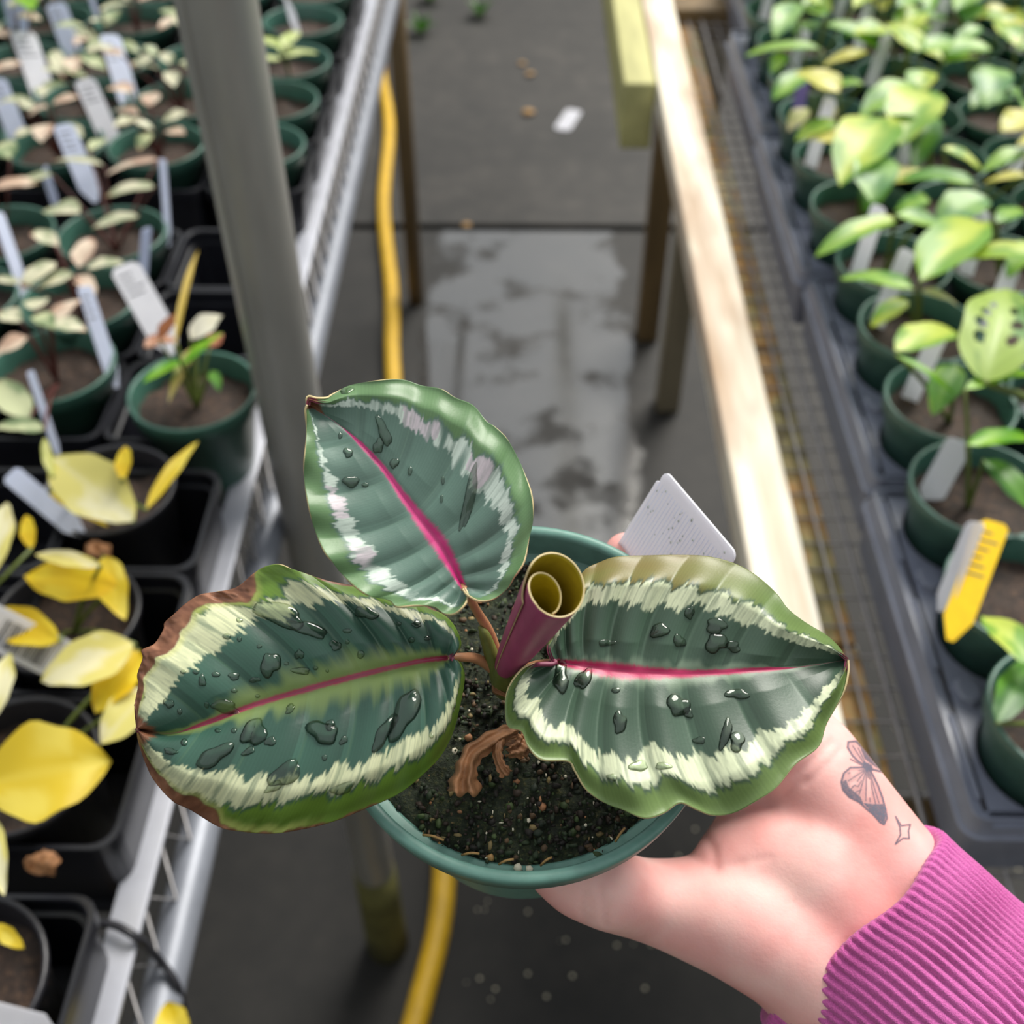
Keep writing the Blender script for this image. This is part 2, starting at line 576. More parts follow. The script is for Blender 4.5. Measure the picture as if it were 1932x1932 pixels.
# ------------------------------------------------------------------ right wooden bench
rb = thing('wooden_bench', (0.6, 1.2, 0), 'wooden bench with wire mesh top along the right of the aisle', 'bench')
v, f = box(0.1575, 0.1985, -0.2, 1.60, 0.797, 0.8300, 0.003)
part('edge_board', v, f, M['board'], rb)
v, f = box(0.118, 0.1560, 1.29, 3.2, 0.745, 0.828, 0.003)
part('fascia_board', v, f, M['mosswood'], rb)
# planks carrying the mesh
y = -0.2
pk = 0
random.seed(5)
while y < 1.62:
    L = [0.30, 0.38, 0.34, 0.42, 0.5][pk % 5]
    v, f = box(0.2005, 0.2315, y, min(y + L - 0.006, 1.7), 0.778, 0.7955, 0.002)
    part('plank', v, f, M['plank'], rb); y += L; pk += 1
v, f = box(0.2, 1.2, 1.55, 1.60, 0.77, 0.815, 0.003)
part('end_beam', v, f, M['postwood'], rb)
MESHZ = 0.8005
mb = MB()
for x in list(np.arange(0.2025, 0.36, 0.0192)) + list(np.arange(0.36, 1.2, 0.04)):
    mb.add(*tube([(x, -0.2, MESHZ + 0.0012), (x, 1.55, MESHZ + 0.0012)], 0.0013 if abs(x - 0.241) > 0.012 else 0.0019, 5))
for yy in np.arange(-0.19, 1.55, 0.0262):
    mb.add(*tube([(0.2, yy, MESHZ - 0.001), (1.2, yy, MESHZ - 0.001)], 0.0012, 5))
tag(part('wire_mesh_top', *mb.get(), M['wire'], rb), 'welded wire mesh laid on the bench', kind='stuff')
for (x, y, mm) in ((0.262, 1.93, 'postwood'), (0.285, 1.70, 'greywood'), (0.262, 0.35, 'postwood'), (1.0, 1.93, 'postwood'), (1.0, 0.35, 'postwood')):
    v, f = box(x - 0.022, x + 0.022, y - 0.022, y + 0.022, 0, 0.769 if y > 1.6 else 0.777, 0.003)
    part('leg', v, f, M[mm], rb)

# ------------------------------------------------------------------ floor clutter
pts = smooth_path([(-0.42, 3.2, 0.016), (-0.363, 2.845, 0.016), (-0.339, 2.43, 0.016), (-0.288, 2.068, 0.016), (-0.262, 1.80, 0.016), (-0.20, 1.35, 0.016), (-0.125, 0.95, 0.016), (-0.098, 0.69, 0.016), (-0.122, 0.516, 0.016), (-0.17, 0.3, 0.016), (-0.2, 0.0, 0.016)], 80)
hose = thing('garden_hose', (-0.2, 1.5, 0), 'yellow hose lying along the dark floor under the metal bench edge', 'hose')
v, f = tube(pts, 0.0158, 16); part('tube', v, f, M['hose'], hose)
e = pts[0]
v, f = tube([e, e + np.array([-0.012, 0.07, 0])], 0.019, 14); part('fitting', v, f, M['hosetip'], hose)
c = PZ(1072, 225, 0.003)


def flat_tag(L, W, th, n=6):
    """rounded rectangular plate lying in xy, length along x"""
    r = min(W, L) * 0.28
    o = []
    for cx, cy, a0 in ((L / 2 - r, W / 2 - r, 0), (-L / 2 + r, W / 2 - r, 90), (-L / 2 + r, -W / 2 + r, 180), (L / 2 - r, -W / 2 + r, 270)):
        for k in range(n + 1):
            a = math.radians(a0 + 90 * k / n); o.append((cx + r * math.cos(a), cy + r * math.sin(a)))
    m = len(o)
    v = [(x, y, 0) for x, y in o] + [(x, y, th) for x, y in o]
    f = [tuple(range(m - 1, -1, -1)), tuple(range(m, 2 * m))] + [(i, (i + 1) % m, m + (i + 1) % m, m + i) for i in range(m)]
    return np.array(v), f


v, f = flat_tag(0.125, 0.045, 0.002)
a = math.radians(72)
v = np.c_[v[:, 0] * math.cos(a) - v[:, 1] * math.sin(a), v[:, 0] * math.sin(a) + v[:, 1] * math.cos(a), v[:, 2]] + [c[0], c[1], 0.0005]
solo('dropped_tag', v, f, M['tagwhite'], 'white plastic plant tag dropped on the aisle floor', 'tag', smooth=False)
random.seed(3)
for i, (px, py, s) in enumerate(((997, 213, 0.018), (1000, 140, 0.014), (985, 120, 0.012), (880, 425, 0.012))):
    c = PZ(px, py, 0.004)
    bm = bmesh.new(); bmesh.ops.create_icosphere(bm, subdivisions=2, radius=1)
    vv = np.array([w.co[:] for w in bm.verts]); ff = [tuple(w.index for w in q.verts) for q in bm.faces]; bm.free()
    vv = vv * (1 + 0.25 * (vnoise(vv[:, 0] * 2 + i, vv[:, 1] * 2)[:, None] - .5)) * [s, s * 0.8, s * 0.4] + [c[0], c[1], s * 0.36]
    solo('pebble', vv, ff, M['litter'], ['round tan pebble on the floor left of the dropped tag', 'small pebble on the floor farther up the aisle than the dropped tag',
         'smallest pebble on the far aisle floor', 'small pebble beside the floor slab joint'][i], 'pebble')


WEEDS = [((795, 62), 'weed tuft on the far floor nearest the metal bench leg'), ((906, 30), 'weed tuft on the far floor in the middle of the aisle'), ((812, 2), 'weed tuft at the top edge of the aisle')]
PENDING_WEEDS = WEEDS
g_ = np.random.default_rng(77); mb = MB()
bm = bmesh.new(); bmesh.ops.create_icosphere(bm, subdivisions=1, radius=1)
gv = np.array([w.co[:] for w in bm.verts]); gf = [tuple(w.index for w in q.verts) for q in bm.faces]; bm.free()
for k in range(420):  # pale grit, its light colour standing in for glints of droplets and gravel
    x, y = g_.uniform(-0.12, 0.9), g_.uniform(0.3, 1.3)
    s_ = g_.uniform(0.0008, 0.0026)
    mb.add(gv * [s_, s_, s_ * .6] + [x, y, s_ * 0.4], gf)
v, f = mb.get()
solo('glint_grit', v, f, M['perlite'], 'scattered pale grit standing in for glints on the near dark floor', 'grit', kind='stuff')


# ================================================================== LEAF / PLANT BUILDERS
def bg_leaf(B, T, W, cols, up=(0, 0, 1), fold=0.25, droop=0.15, n=12, m=7, shape=0.85, seed=0, blotch=0.5, holes=None, stripes=0.0, tipcol=None):
    """leaf blade from base B to tip T, width W; returns verts, faces, colours"""
    B = np.asarray(B, float); T = np.asarray(T, float)
    d = T - B; L = np.linalg.norm(d); d = d / L
    u = np.asarray(up, float); sd = np.cross(d, u)
    if np.linalg.norm(sd) < 1e-3: sd = np.cross(d, np.array([1.0, 0, 0]))
    sd /= np.linalg.norm(sd); nr = np.cross(sd, d)
    s = np.linspace(0, 1, n)[:, None]; t = np.linspace(-1, 1, m)[None, :]
    prof = np.sin(math.pi * np.clip(s, 0, 1) ** shape) ** 0.75
    prof = prof * (1 - 0.12 * s)
    wob = 1 + 0.05 * np.sin(s * 17 + seed)
    P = (B + d * (s[..., None] * L) + sd * (t * prof * wob * W / 2)[..., None]
         + nr * (fold * W / 2 * np.abs(t) ** 1.3 * prof + droop * L * (4 * s * (1 - s)) * 0.6 + 0.03 * W * np.sin(s * 9 + t * 2 + seed) * np.abs(t))[..., None])
    S = np.broadcast_to(s, (n, m)); Tt = np.broadcast_to(t, (n, m))
    c0, c1 = lin(cols[0]), lin(cols[1])
    k = fbm(S * 3 + seed * 1.7, Tt * 1.2 + seed, seed, 3)
    k = sstep(0.62 - 0.3 * blotch, 0.8 - 0.3 * blotch, k + 0.18 * (1 - np.abs(Tt)) * blotch)
    C = c0[None, None] * (1 - k[..., None]) + c1[None, None] * k[..., None]
    if stripes:
        st = 0.5 + 0.5 * np.sin((S * 7 - np.abs(Tt) * 2.0) * 2 * math.pi)
        C = C * (1 - stripes * st[..., None])
    mid = np.exp(-(Tt / 0.12) ** 2)[..., None]
    C = C * (1 - 0.4 * mid) + 0.4 * mid * np.maximum(c1, c0)[None, None]
    if tipcol is not None:
        q = sstep(0.82, 0.97, S + 0.08 * (vnoise(S * 9, Tt * 3, seed) - .5))[..., None]
        C = C * (1 - q) + lin(tipcol)[None, None] * q
    F = grid_faces(n, m)
    if holes:
        keep = []
        for q in F:
            i, j = divmod(q[0], m)
            ss = (i + .5) / (n - 1); tt = -1 + 2 * (j + .5) / (m - 1)
            if all(((ss - hs) / a) ** 2 + ((tt - ht) / b) ** 2 > 1 for hs, ht, a, b in holes): keep.append(q)
        F = keep
    return P.reshape(-1, 3), F, np.clip(C.reshape(-1, 3), 0, 1)


for wi, ((px, py), lab) in enumerate(PENDING_WEEDS):
    c = PZ(px, py, 0.0)
    t = thing('weed', (c[0], c[1], 0.0), lab, 'weed', 'weeds on the far floor')
    for k in range(6):
        a = k * 1.05 + wi; B = c + np.array([0.004 * math.cos(a), 0.004 * math.sin(a), 0.002]); T = c + np.array([0.05 * math.cos(a), 0.05 * math.sin(a), 0.03 + 0.01 * (k % 3)])
        v, f, cl = bg_leaf(B, T, 0.028, ((46, 88, 30), (70, 112, 40)), n=8, m=5, seed=k)
        part('leaf', v, f, M['bgleaf'], t, col=cl)

# shared pot meshes -------------------------------------------------
PR = 0.0458   # rim radius


def pot_profile(s=1.0):
    return [(r * s, z * s) for r, z in [(0.0, -0.085), (0.0300, -0.085), (0.0310, -0.083), (0.0418, -0.0135), (0.0446, -0.0130), (0.0458, -0.0010), (0.0456, 0.0),
            (0.0436, 0.0), (0.0430, -0.0006), (0.0408, -0.016), (0.0330, -0.060)]]


v, f = lathe(pot_profile(), 44); POT_ME = mesh('pot', v, f)
POT_ME.materials.append(M['greenpot'])
v, f = lathe([(0.0, -0.080), (0.0315, -0.080), (0.0325, -0.078), (0.0400, -0.008), (0.0425, -0.007), (0.0435, -0.002), (0.0430, 0.0), (0.0412, 0.0), (0.0402, -0.002), (0.0385, -0.02), (0.034, -0.06)], 40)
BPOT_ME = mesh('pot', v, f); BPOT_ME.materials.append(M['blackpot'])


def soil_mesh(r, z, seed, nr=9, seg=30, amp=0.004):
    v = [(0, 0, z)]; f = []
    for i in range(1, nr + 1):
        for k in range(seg):
            a = 2 * math.pi * k / seg; rr = r * i / nr
            x, y = rr * math.cos(a), rr * math.sin(a)
            v.append((x, y, z + amp * (fbm(x * 90 + seed * 7, y * 90 + 3, seed, 3) - 0.5) * 2))
    f += [(0, 1 + k, 1 + (k + 1) % seg) for k in range(seg)]
    for i in range(nr - 1):
        for k in range(seg):
            a = 1 + i * seg; b = a + seg
            f.append((a + k, b + k, b + (k + 1) % seg, a + (k + 1) % seg))
    return v, f


SOILS = []
for i in range(4):
    v, f = soil_mesh(0.0412, -0.017, i); me = mesh('soil', v, f); me.materials.append(M['soil']); SOILS.append(me)
BSOIL = mesh('soil', *soil_mesh(0.0388, -0.018, 9)); BSOIL.materials.append(M['soil'])


def stem_part(root, a, b, r0, r1, mat, bow=0.12, name='stem'):
    a = np.asarray(a, float); b = np.asarray(b, float)
    mid = (a + b) / 2 + np.array([0, 0, 1]) * np.linalg.norm(b - a) * bow
    p = smooth_path([a, mid, b], 8)
    v, f = tube(p, np.linspace(r0, r1, 8), 7)
    return part(name, v, f, M[mat], root)


def leaf_part(root, B, T, W, cols, mat='bgleaf', name='leaf', **kw):
    v, f, c = bg_leaf(B, T, W, cols, **kw)
    return part(name, v, f, M[mat], root, col=c)


def stake_tag(base, top, W, mat, label, face=(0, -0.5, 1), group=None, prints=0, th=0.0006, name='plant_tag', cut=True, bar=False):
    """flat plastic plant tag: base in the soil, top edge chamfered; faces roughly `face`"""
    base = np.asarray(base, float); top = np.asarray(top, float)
    d = top - base; L = np.linalg.norm(d); d = d / L
    sd = np.cross(d, np.asarray(face, float)); sd /= np.linalg.norm(sd); nr = np.cross(sd, d)
    o = [(-W / 2, 0.18 * L), (-W * 0.12, 0), (W * 0.12, 0), (W / 2, 0.18 * L), (W / 2, L - (W * 0.18 if cut else 0)), (W / 2 - W * 0.18, L), (-W / 2 + W * 0.18, L), (-W / 2, L - W * 0.18)]
    v = [base + sd * x + d * y + nr * (th * k) for k in (0, 1) for x, y in o]
    m = len(o)
    f = [tuple(range(m - 1, -1, -1)), tuple(range(m, 2 * m))] + [(i, (i + 1) % m, m + (i + 1) % m, m + i) for i in range(m)]
    t = thing(name, tuple(base), label, 'tag', group)
    part('blade', v, f, M[mat], t, smooth=False)
    if prints or bar:
        mb = MB(); rr = random.Random(int(L * 1e6))
        if bar:
            x = 0.30 * L
            while x < 0.80 * L:
                w = rr.choice([0.0004, 0.0004, 0.0008, 0.0012])
                q = [base + d * xx + sd * yy + nr * (th + 0.00008) for xx, yy in ((x, -W * 0.36), (x + w, -W * 0.36), (x + w, W * 0.30), (x, W * 0.30))]
                mb.add(q, [(0, 1, 2, 3)]); x += w + rr.choice([0.0005, 0.0007, 0.001])
        for k in range(prints):
            x = L * (0.92 - 0.07 * k - 0.03)
            w = W * rr.uniform(0.4, 0.72)
            q = [base + d * xx + sd * yy + nr * (th + 0.00008) for xx, yy in ((x, -W * 0.36), (x + L * 0.016, -W * 0.36), (x + L * 0.016, -W * 0.36 + w), (x, -W * 0.36 + w))]
            mb.add(q, [(0, 1, 2, 3)])
        part('print', *mb.get(), M['tagbar' if bar else 'tagprint'], t, smooth=False)
    return t


# ================================================================== RIGHT BENCH: TRAYS
PITCHP = 0.0873
RIMZ = 0.905
DECKZ = 0.862
TX0 = 0.2405
TLEN = 0.0125 * 2 + PITCHP * 6


def right_tray_deck():
    """deck with round pot openings, 3 (y) x 6 (x) cells, origin at near aisle corner"""
    mb = MB(); seg = 32; H = 0.0385
    mx, my = 0.0125, 0.0
    for ix in range(6):
        for iy in range(3):
            cx, cy = mx + PITCHP * (ix + .5), PITCHP * (iy + .5)
            v = []
            for k in range(seg):
                a = 2 * math.pi * (k + 0.5) / seg; ca, sa = math.cos(a), math.sin(a)
                q = PITCHP / 2 / max(abs(ca), abs(sa))
                v.append((cx + q * ca, cy + q * sa, 0.0))
            # exact corners
            for k in range(seg):
                a = 2 * math.pi * (k + 0.5) / seg
                v.append((cx + (H + 0.0015) * math.cos(a), cy + (H + 0.0015) * math.sin(a), 0.0))
            for k in range(seg):
                a = 2 * math.pi * (k + 0.5) / seg
                v.append((cx + H * math.cos(a), cy + H * math.sin(a), -0.002))
            for k in range(seg):
                a = 2 * math.pi * (k + 0.5) / seg
                v.append((cx + (H - 0.006) * math.cos(a), cy + (H - 0.006) * math.sin(a), -0.044))
            f = []
            for r in range(3):
                for k in range(seg):
                    k2 = (k + 1) % seg
                    f.append((r * seg + k, r * seg + k2, (r + 1) * seg + k2, (r + 1) * seg + k))
            # fill the four cell corners
            nb = len(v)
            for sx, sy in ((1, 1), (-1, 1), (-1, -1), (1, -1)):
                v.append((cx + sx * PITCHP / 2, cy + sy * PITCHP / 2, 0.0))
            for ci, kk in enumerate((3, 11, 19, 27)):
                f.append((kk, nb + ci, kk + 1))
            mb.add(v, f)
    return mb.get()


def rim_loop(w, l, prof):
    """closed skirt round a w x l rectangle; prof = list of (outset, z)"""
    v = []; f = []; m = None
    for o, z in prof:
        r = 0.010 + o; ring = []
        for cx, cy, a0 in ((w - 0.010, l - 0.010, 0), (0.010, l - 0.010, 90), (0.010, 0.010, 180), (w - 0.010, 0.010, 270)):
            for k in range(5):
                a = math.radians(a0 + 90 * k / 4); ring.append((cx + r * math.cos(a), cy + r * math.sin(a), z))
        m = len(ring); v += ring
    for i in range(len(prof) - 1):
        for k in range(m):
            f.append((i * m + k, i * m + (k + 1) % m, (i + 1) * m + (k + 1) % m, (i + 1) * m + k))
    return v, f


TW = PITCHP * 3
RD_ME = mesh('deck', *right_tray_deck(), smooth=False); RD_ME.materials.append(M['greytray'])
RR_ME = mesh('rim', *rim_loop(TLEN, TW, [(-0.0098, 0.0), (-0.006, 0.0), (-0.005, 0.0025), (-0.003, 0.0025), (-0.002, -0.004), (-0.0005, -0.010), (0.0015, -0.0105), (0.0015, -0.013), (-0.001, -0.014), (-0.006, -0.055)]), smooth=False)
RR_ME.materials.append(M['greytray'])
# elongated stiffening rib and corner bump
v = []; f = []
for i, (hw, z) in enumerate(((0.0022, 0), (0.0016, 0.0024), (0.0005, 0.0028))):
    L = 0.026
    ring = [(hw * math.cos(a), (L if math.sin(a) > 0 else -L) + hw * math.sin(a), z) for a in np.linspace(0, 2 * math.pi, 16, endpoint=False)]
    v += ring
for i in range(2):
    for k in range(16): f.append((i * 16 + k, i * 16 + (k + 1) % 16, (i + 1) * 16 + (k + 1) % 16, (i + 1) * 16 + k))
f.append(tuple(32 + k for k in range(16)))
RIB_ME = mesh('rib', v, f); RIB_ME.materials.append(M['greytray'])
v, f = lathe([(0.0115, 0), (0.0095, 0.004), (0.0075, 0.005), (0.0, 0.005)], 8)
v = [(x * 0.85, y * 1.0, z) for x, y, z in v]
BUMP_ME = mesh('corner_post', v, f, smooth=False); BUMP_ME.materials.append(M['greytray'])

tray_names = ['nearest', 'second nearest', 'third nearest', 'fourth nearest', 'farthest']
TRAYY = []
for k in range(5):
    y0 = 0.303 + 0.2642 * k
    x0 = TX0 + (0.030 if k == 4 else [0, 0.004, -0.001, 0.003][k % 4])
    TRAYY.append((x0, y0))
    t = thing('nursery_tray', (x0, y0, DECKZ), 'grey black plastic pot tray, %s of the five on the wooden bench' % tray_names[k], 'tray', 'pot trays on the wooden bench')
    OFFS[t.name] = np.array([x0, y0, DECKZ])
    place('deck', RD_ME, None, t); place('rim', RR_ME, None, t)
    for j in range(3):
        place('rib', RIB_ME, None, t, (0.0085, PITCHP * (j + .5), 0.0))
    for j in range(4):
        for i in range(3):
            if (j in (0, 3)): continue
            place('corner_post', BUMP_ME, None, t, (0.0125 + PITCHP * i + (0.010 if i == 0 else 0), PITCHP * j, 0))

# hand-observed leaves on the right bench: base px, tip px, width px, height above rim, colour key
LIME = ((120, 168, 62), (196, 212, 92)); GRN = ((96, 150, 62), (150, 190, 84)); DRK = ((58, 108, 40), (96, 150, 50))
BLU = ((104, 152, 96), (150, 190, 110)); CRM = ((206, 208, 150), (226, 214, 170)); YEL = ((196, 196, 84), (222, 214, 120)); SAT = ((84, 150, 16), (130, 180, 20))
RL = [((1549, 92), (1405, 106), 44, .05, GRN), ((1480, 100), (1456, 139), 34, .045, GRN), ((1500, 5), (1462, 75), 55, .06, BLU), ((1515, -20), (1568, 24), 50, .06, LIME),
      ((1560, 45), (1660, 95), 58, .05, GRN), ((1735, 15), (1695, 78), 62, .05, LIME), ((1760, -20), (1748, 34), 32, .06, SAT), ((1640, 98), (1552, 126), 40, .04, YEL),
      ((1712, 98), (1852, 100), 72, .055, GRN), ((1885, 64), (1945, 48), 34, .05, YEL), ((1531, 137), (1456, 190), 56, .045, GRN), ((1628, 158), (1558, 170), 38, .04, GRN),
      ((1725, 158), (1622, 222), 72, .05, GRN), ((1742, 170), (1696, 275), 112, .055, LIME), ((1872, 126), (1860, 204), 78, .05, BLU), ((1900, 165), (1930, 196), 34, .045, BLU),
      ((1668, 222), (1584, 352), 118, .055, LIME), ((1592, 243), (1520, 268), 26, .035, CRM), ((1522, 204), (1488, 248), 38, .02, CRM), ((1757, 218), (1724, 322), 62, .035, DRK),
      ((1658, 322), (1634, 404), 66, .03, DRK), ((1838, 345), (1692, 340), 62, .05, GRN), ((1778, 278), (1852, 322), 36, .04, LIME), ((1940, 282), (1852, 326), 44, .05, GRN),
      ((1940, 332), (1856, 346), 32, .05, YEL), ((1862, 372), (1765, 425), 92, .05, BLU), ((1755, 378), (1688, 398), 58, .045, GRN), ((1692, 412), (1536, 486), 58, .05, LIME),
      ((1735, 530), (1858, 418), 118, .055, LIME), ((1724, 545), (1585, 526), 58, .05, GRN), ((1690, 405), (1795, 444), 60, .055, GRN), ((1712, 566), (1642, 618), 46, .02, LIME),
      ((1688, 662), (1805, 628), 84, .05, LIME), ((1690, 670), (1806, 752), 20, .055, SAT), ((1804, 688), (1758, 784), 66, .045, GRN), ((1820, 735), (1950, 706), 40, .06, SAT),
      ((1738, 550), (1806, 576), 32, .04, CRM), ((1945, 455), (1900, 524), 50, .05, GRN), ((1824, 840), (1950, 828), 50, .05, SAT), ((1856, 868), (1950, 968), 66, .03, DRK),
      ((1950, 1258), (1852, 1162), 82, .03, LIME), ((1880, 1365), (1945, 1245), 70, .02, DRK), ((1560, 190), (1572, 228), 26, .015, CRM), ((1880, 420), (1935, 400), 46, .05, GRN),
      ((1800, 20), (1870, -15), 60, .055, GRN), ((1610, 15), (1680, -20), 50, .055, LIME), ((1850, 50), (1800, 90), 40, .045, BLU), ((1560, 30), (1490, 20), 44, .05, GRN)]
RPOTS = []
for k, (x0, y0) in enumerate(TRAYY):
    for j in range(3):
        for i in range(6):
            x = x0 + 0.0125 + PITCHP * (i + .5); y = y0 + PITCHP * (j + .5)
            px, py = pix((x, y, RIMZ))
            if px < 2080 and py > -170:
                RPOTS.append([x, y, i, k * 3 + j, []])
for (b, t, w, h, c) in RL:
    z = RIMZ + h
    B = PZ(b[0], b[1], z); T = PZ(t[0], t[1], z - 0.012)
    d = np.linalg.norm(B - CAM)
    W = w * ((B - CAM) @ FW) / FPX
    q = min(RPOTS, key=lambda p: (p[0] - B[0]) ** 2 + (p[1] + 0.0 - B[1]) ** 2)
    q[4].append((B, T, W, c))
rowname = ['row beside wooden edge board'] + [q + ' row from wooden edge board' for q in ('second', 'third', 'fourth', 'fifth', 'sixth')]
rnd = random.Random(11)
for idx, (x, y, i, r, lv) in enumerate(RPOTS):
    where = '%s, %s pot from near end' % (rowname[i], ORD[r + 1])
    t = thing('potted_plant', (x, y, RIMZ), 'variegated green plant, ' + where, 'potted plant', 'variegated plants on the wooden bench')
    place('pot', POT_ME, None, t, rot=(0, 0, rnd.random() * 6))
    place('soil', SOILS[idx % 4], None, t, rot=(0, 0, rnd.random() * 6))
    crown = np.array([x + rnd.uniform(-.006, .006), y + rnd.uniform(-.006, .006), RIMZ - 0.018])
    if len(lv) < 3 and r > 3:
        na = rnd.randint(3, 5); a0 = rnd.random() * 6.3
        for q in range(na):
            a = a0 + q * 6.28 / na + rnd.uniform(-.4, .4); rr = rnd.uniform(0.006, 0.02); zz = rnd.uniform(0.02, 0.06); L = rnd.uniform(0.038, 0.060)
            B = np.array([x + rr * math.cos(a), y + rr * math.sin(a), RIMZ + zz])
            T = B + np.array([L * math.cos(a), L * math.sin(a), rnd.uniform(-.015, .008)])
            lv.append((B, T, rnd.uniform(0.024, 0.040), rnd.choice([LIME, GRN, GRN, BLU, YEL, LIME])))
    for q, (B, T, W, c) in enumerate(lv):
        stem_part(t, crown, B, 0.0019, 0.0011, 'stemgreen', 0.05)
        leaf_part(t, B, T, W, c, seed=idx * 7 + q, blotch=0.55, droop=0.12, fold=0.22)
    if r == 5 and i == 1 or (i, r) == (2, 5):
        pass
    if (i == 0 and r in (3, 4, 5, 7, 8, 9, 11)) or (i > 0 and rnd.random() < 0.75):
        bx, by = x - 0.026 + rnd.uniform(-.004, .004), y + rnd.uniform(-.02, .02)
        stake_tag((bx, by, RIMZ - 0.03), (bx + rnd.uniform(0.004, 0.016), by + rnd.uniform(0.0, 0.016), RIMZ + rnd.uniform(0.030, 0.05)), 0.0135,
                  'tagpurple' if (i, r) == (0, 8) else 'tagwhite', 'narrow %s tag, %s' % ('purple and white' if (i, r) == (0, 8) else 'white', where),
                  face=(-0.6, -0.55, 0.55), group='tags on the wooden bench')

# split-leaf plant with holes in its big blade (over the fourth pot)
hp = min(RPOTS, key=lambda p: (p[0] - 0.39) ** 2 + (p[1] - 0.60) ** 2)
x, y = hp[0], hp[1]
t = [o for o in COL.objects if o.name.startswith('potted_plant') and (Vector(o.location).xy - Vector((x, y))).length < 1e-4][0]
t['label'] = 'plant with a big holed split leaf in green pot on the wooden bench'
z = RIMZ + 0.062
B = PZ(1858, 722, z); T = PZ(1898, 545, z + 0.004)
W = 150 * ((B - CAM) @ FW) / FPX
leaf_part(t, B, T, W, ((92, 142, 60), (172, 198, 100)), seed=5, n=44, m=33, blotch=0.5, shape=0.72, stripes=0.1,
          holes=[(0.30, -0.45, .05, .16), (0.42, -0.5, .045, .17), (0.55, -0.45, .04, .16), (0.33, 0.42, .05, .16), (0.48, 0.45, .045, .18), (0.64, 0.38, .035, .14), (0.66, -0.36, .035, .14)])
stem_part(t, (x, y, RIMZ - 0.02), B, 0.0042, 0.0022, 'stemgreen', 0.02)

# near tags: white one in the fourth pot and yellow and white ones in the fifth
d0 = [p for p in RPOTS if p[2] == 0]
p4 = d0[2]; p5 = d0[1]
stake_tag((p4[0] - 0.030, p4[1] + 0.004, RIMZ - 0.02), (p4[0] - 0.014, p4[1] + 0.021, RIMZ + 0.021), 0.017, 'tagwhite', 'wide white tag leaning in the pot just beyond the yellow tag', face=(0.1, -0.2, 0.9))
a = PZ(1815, 1150, RIMZ + 0.004); b = PZ(1878, 985, RIMZ + 0.030)
stake_tag(a + (a - b) * 0.35, b, 0.0165, 'tagyellow', 'bright yellow plant tag at the edge of a green pot', face=(-0.45, -0.5, 0.75), prints=6)
a = PZ(1792, 1110, RIMZ + 0.004); b = PZ(1843, 985, RIMZ + 0.030)
stake_tag(a + (a - b) * 0.35, b, 0.016, 'tagwhite', 'white tag seen edge-on directly behind the yellow tag', face=(-0.95, -0.3, 0.1))

# ================================================================== LEFT BENCH: TRAYS, POTS
CP = 0.0955


def rounded_ring(hw, r, zs_o):
    """rounded square shell: list of (half width offset, z)"""
    v = []; f = []; m = 20
    for o, z in zs_o:
        h = hw + o
        for cx, cy, a0 in ((1, 1, 0), (-1, 1, 90), (-1, -1, 180), (1, -1, 270)):
            for k in range(5):
                a = math.radians(a0 + 90 * k / 4); v.append((cx * (h - r) + r * math.cos(a), cy * (h - r) + r * math.sin(a), z))
    for i in range(len(zs_o) - 1):
        for k in range(m): f.append((i * m + k, i * m + (k + 1) % m, (i + 1) * m + (k + 1) % m, (i + 1) * m + k))
    return v, f


CELL_ME = mesh('cell', *rounded_ring(CP / 2, 0.012, [(-0.006, -0.066), (-0.0035, -0.012), (-0.0012, -0.011), (-0.0008, -0.0005), (-0.0012, 0.0), (-0.0034, 0.0), (-0.0042, -0.001), (-0.0048, -0.011), (-0.007, -0.0115), (-0.0095, -0.064)]), smooth=False)
CELL_ME.materials.append(M['blacktray'])
LTZ = 0.878
LTR = [(0.118, 1, 3, 'nearest'), (0.2755, 3, 4, 'second nearest'), (0.5900, 3, 5, 'third nearest'), (0.9400, 3, 5, 'fourth nearest'), (1.2400, 3, 6, 'farthest')]
LCELL = []
for k, (y0, ny, nx, nm) in enumerate(LTR):
    t = thing('cell_tray', (-0.205, y0, 0.8095), 'black plastic tray of square cells, %s of the five on the metal bench' % nm, 'tray', 'cell trays on the metal bench')
    OFFS[t.name] = np.array([-0.205, y0, 0.8095])
    v, f = box(-0.205 - CP * nx, -0.205, y0 if ny > 1 else y0 + 0.04, y0 + CP * ny if ny > 1 else y0 + 0.04 + CP, 0.8095, 0.8120)
    part('base', v, f, M['blacktray'], t, smooth=False)
    for j in range(ny):
        for i in range(nx):
            yy = (y0 + CP * (j + .5)) if ny > 1 else y0 + 0.04 + CP / 2
            xx = -0.205 - CP * (i + .5)
            place('cell', CELL_ME, None, t, (xx + 0.205, yy - y0, LTZ - 0.8095))
            LCELL.append((xx, yy, i, k, j))

SAGE = ((168, 176, 140), (222, 218, 188)); PINKS = ((198, 164, 142), (230, 210, 188)); SGRN = ((126, 146, 104), (202, 208, 164))
colname = ['row beside metal rail'] + [q + ' row from metal rail' for q in ('second', 'third', 'fourth', 'fifth', 'sixth')]
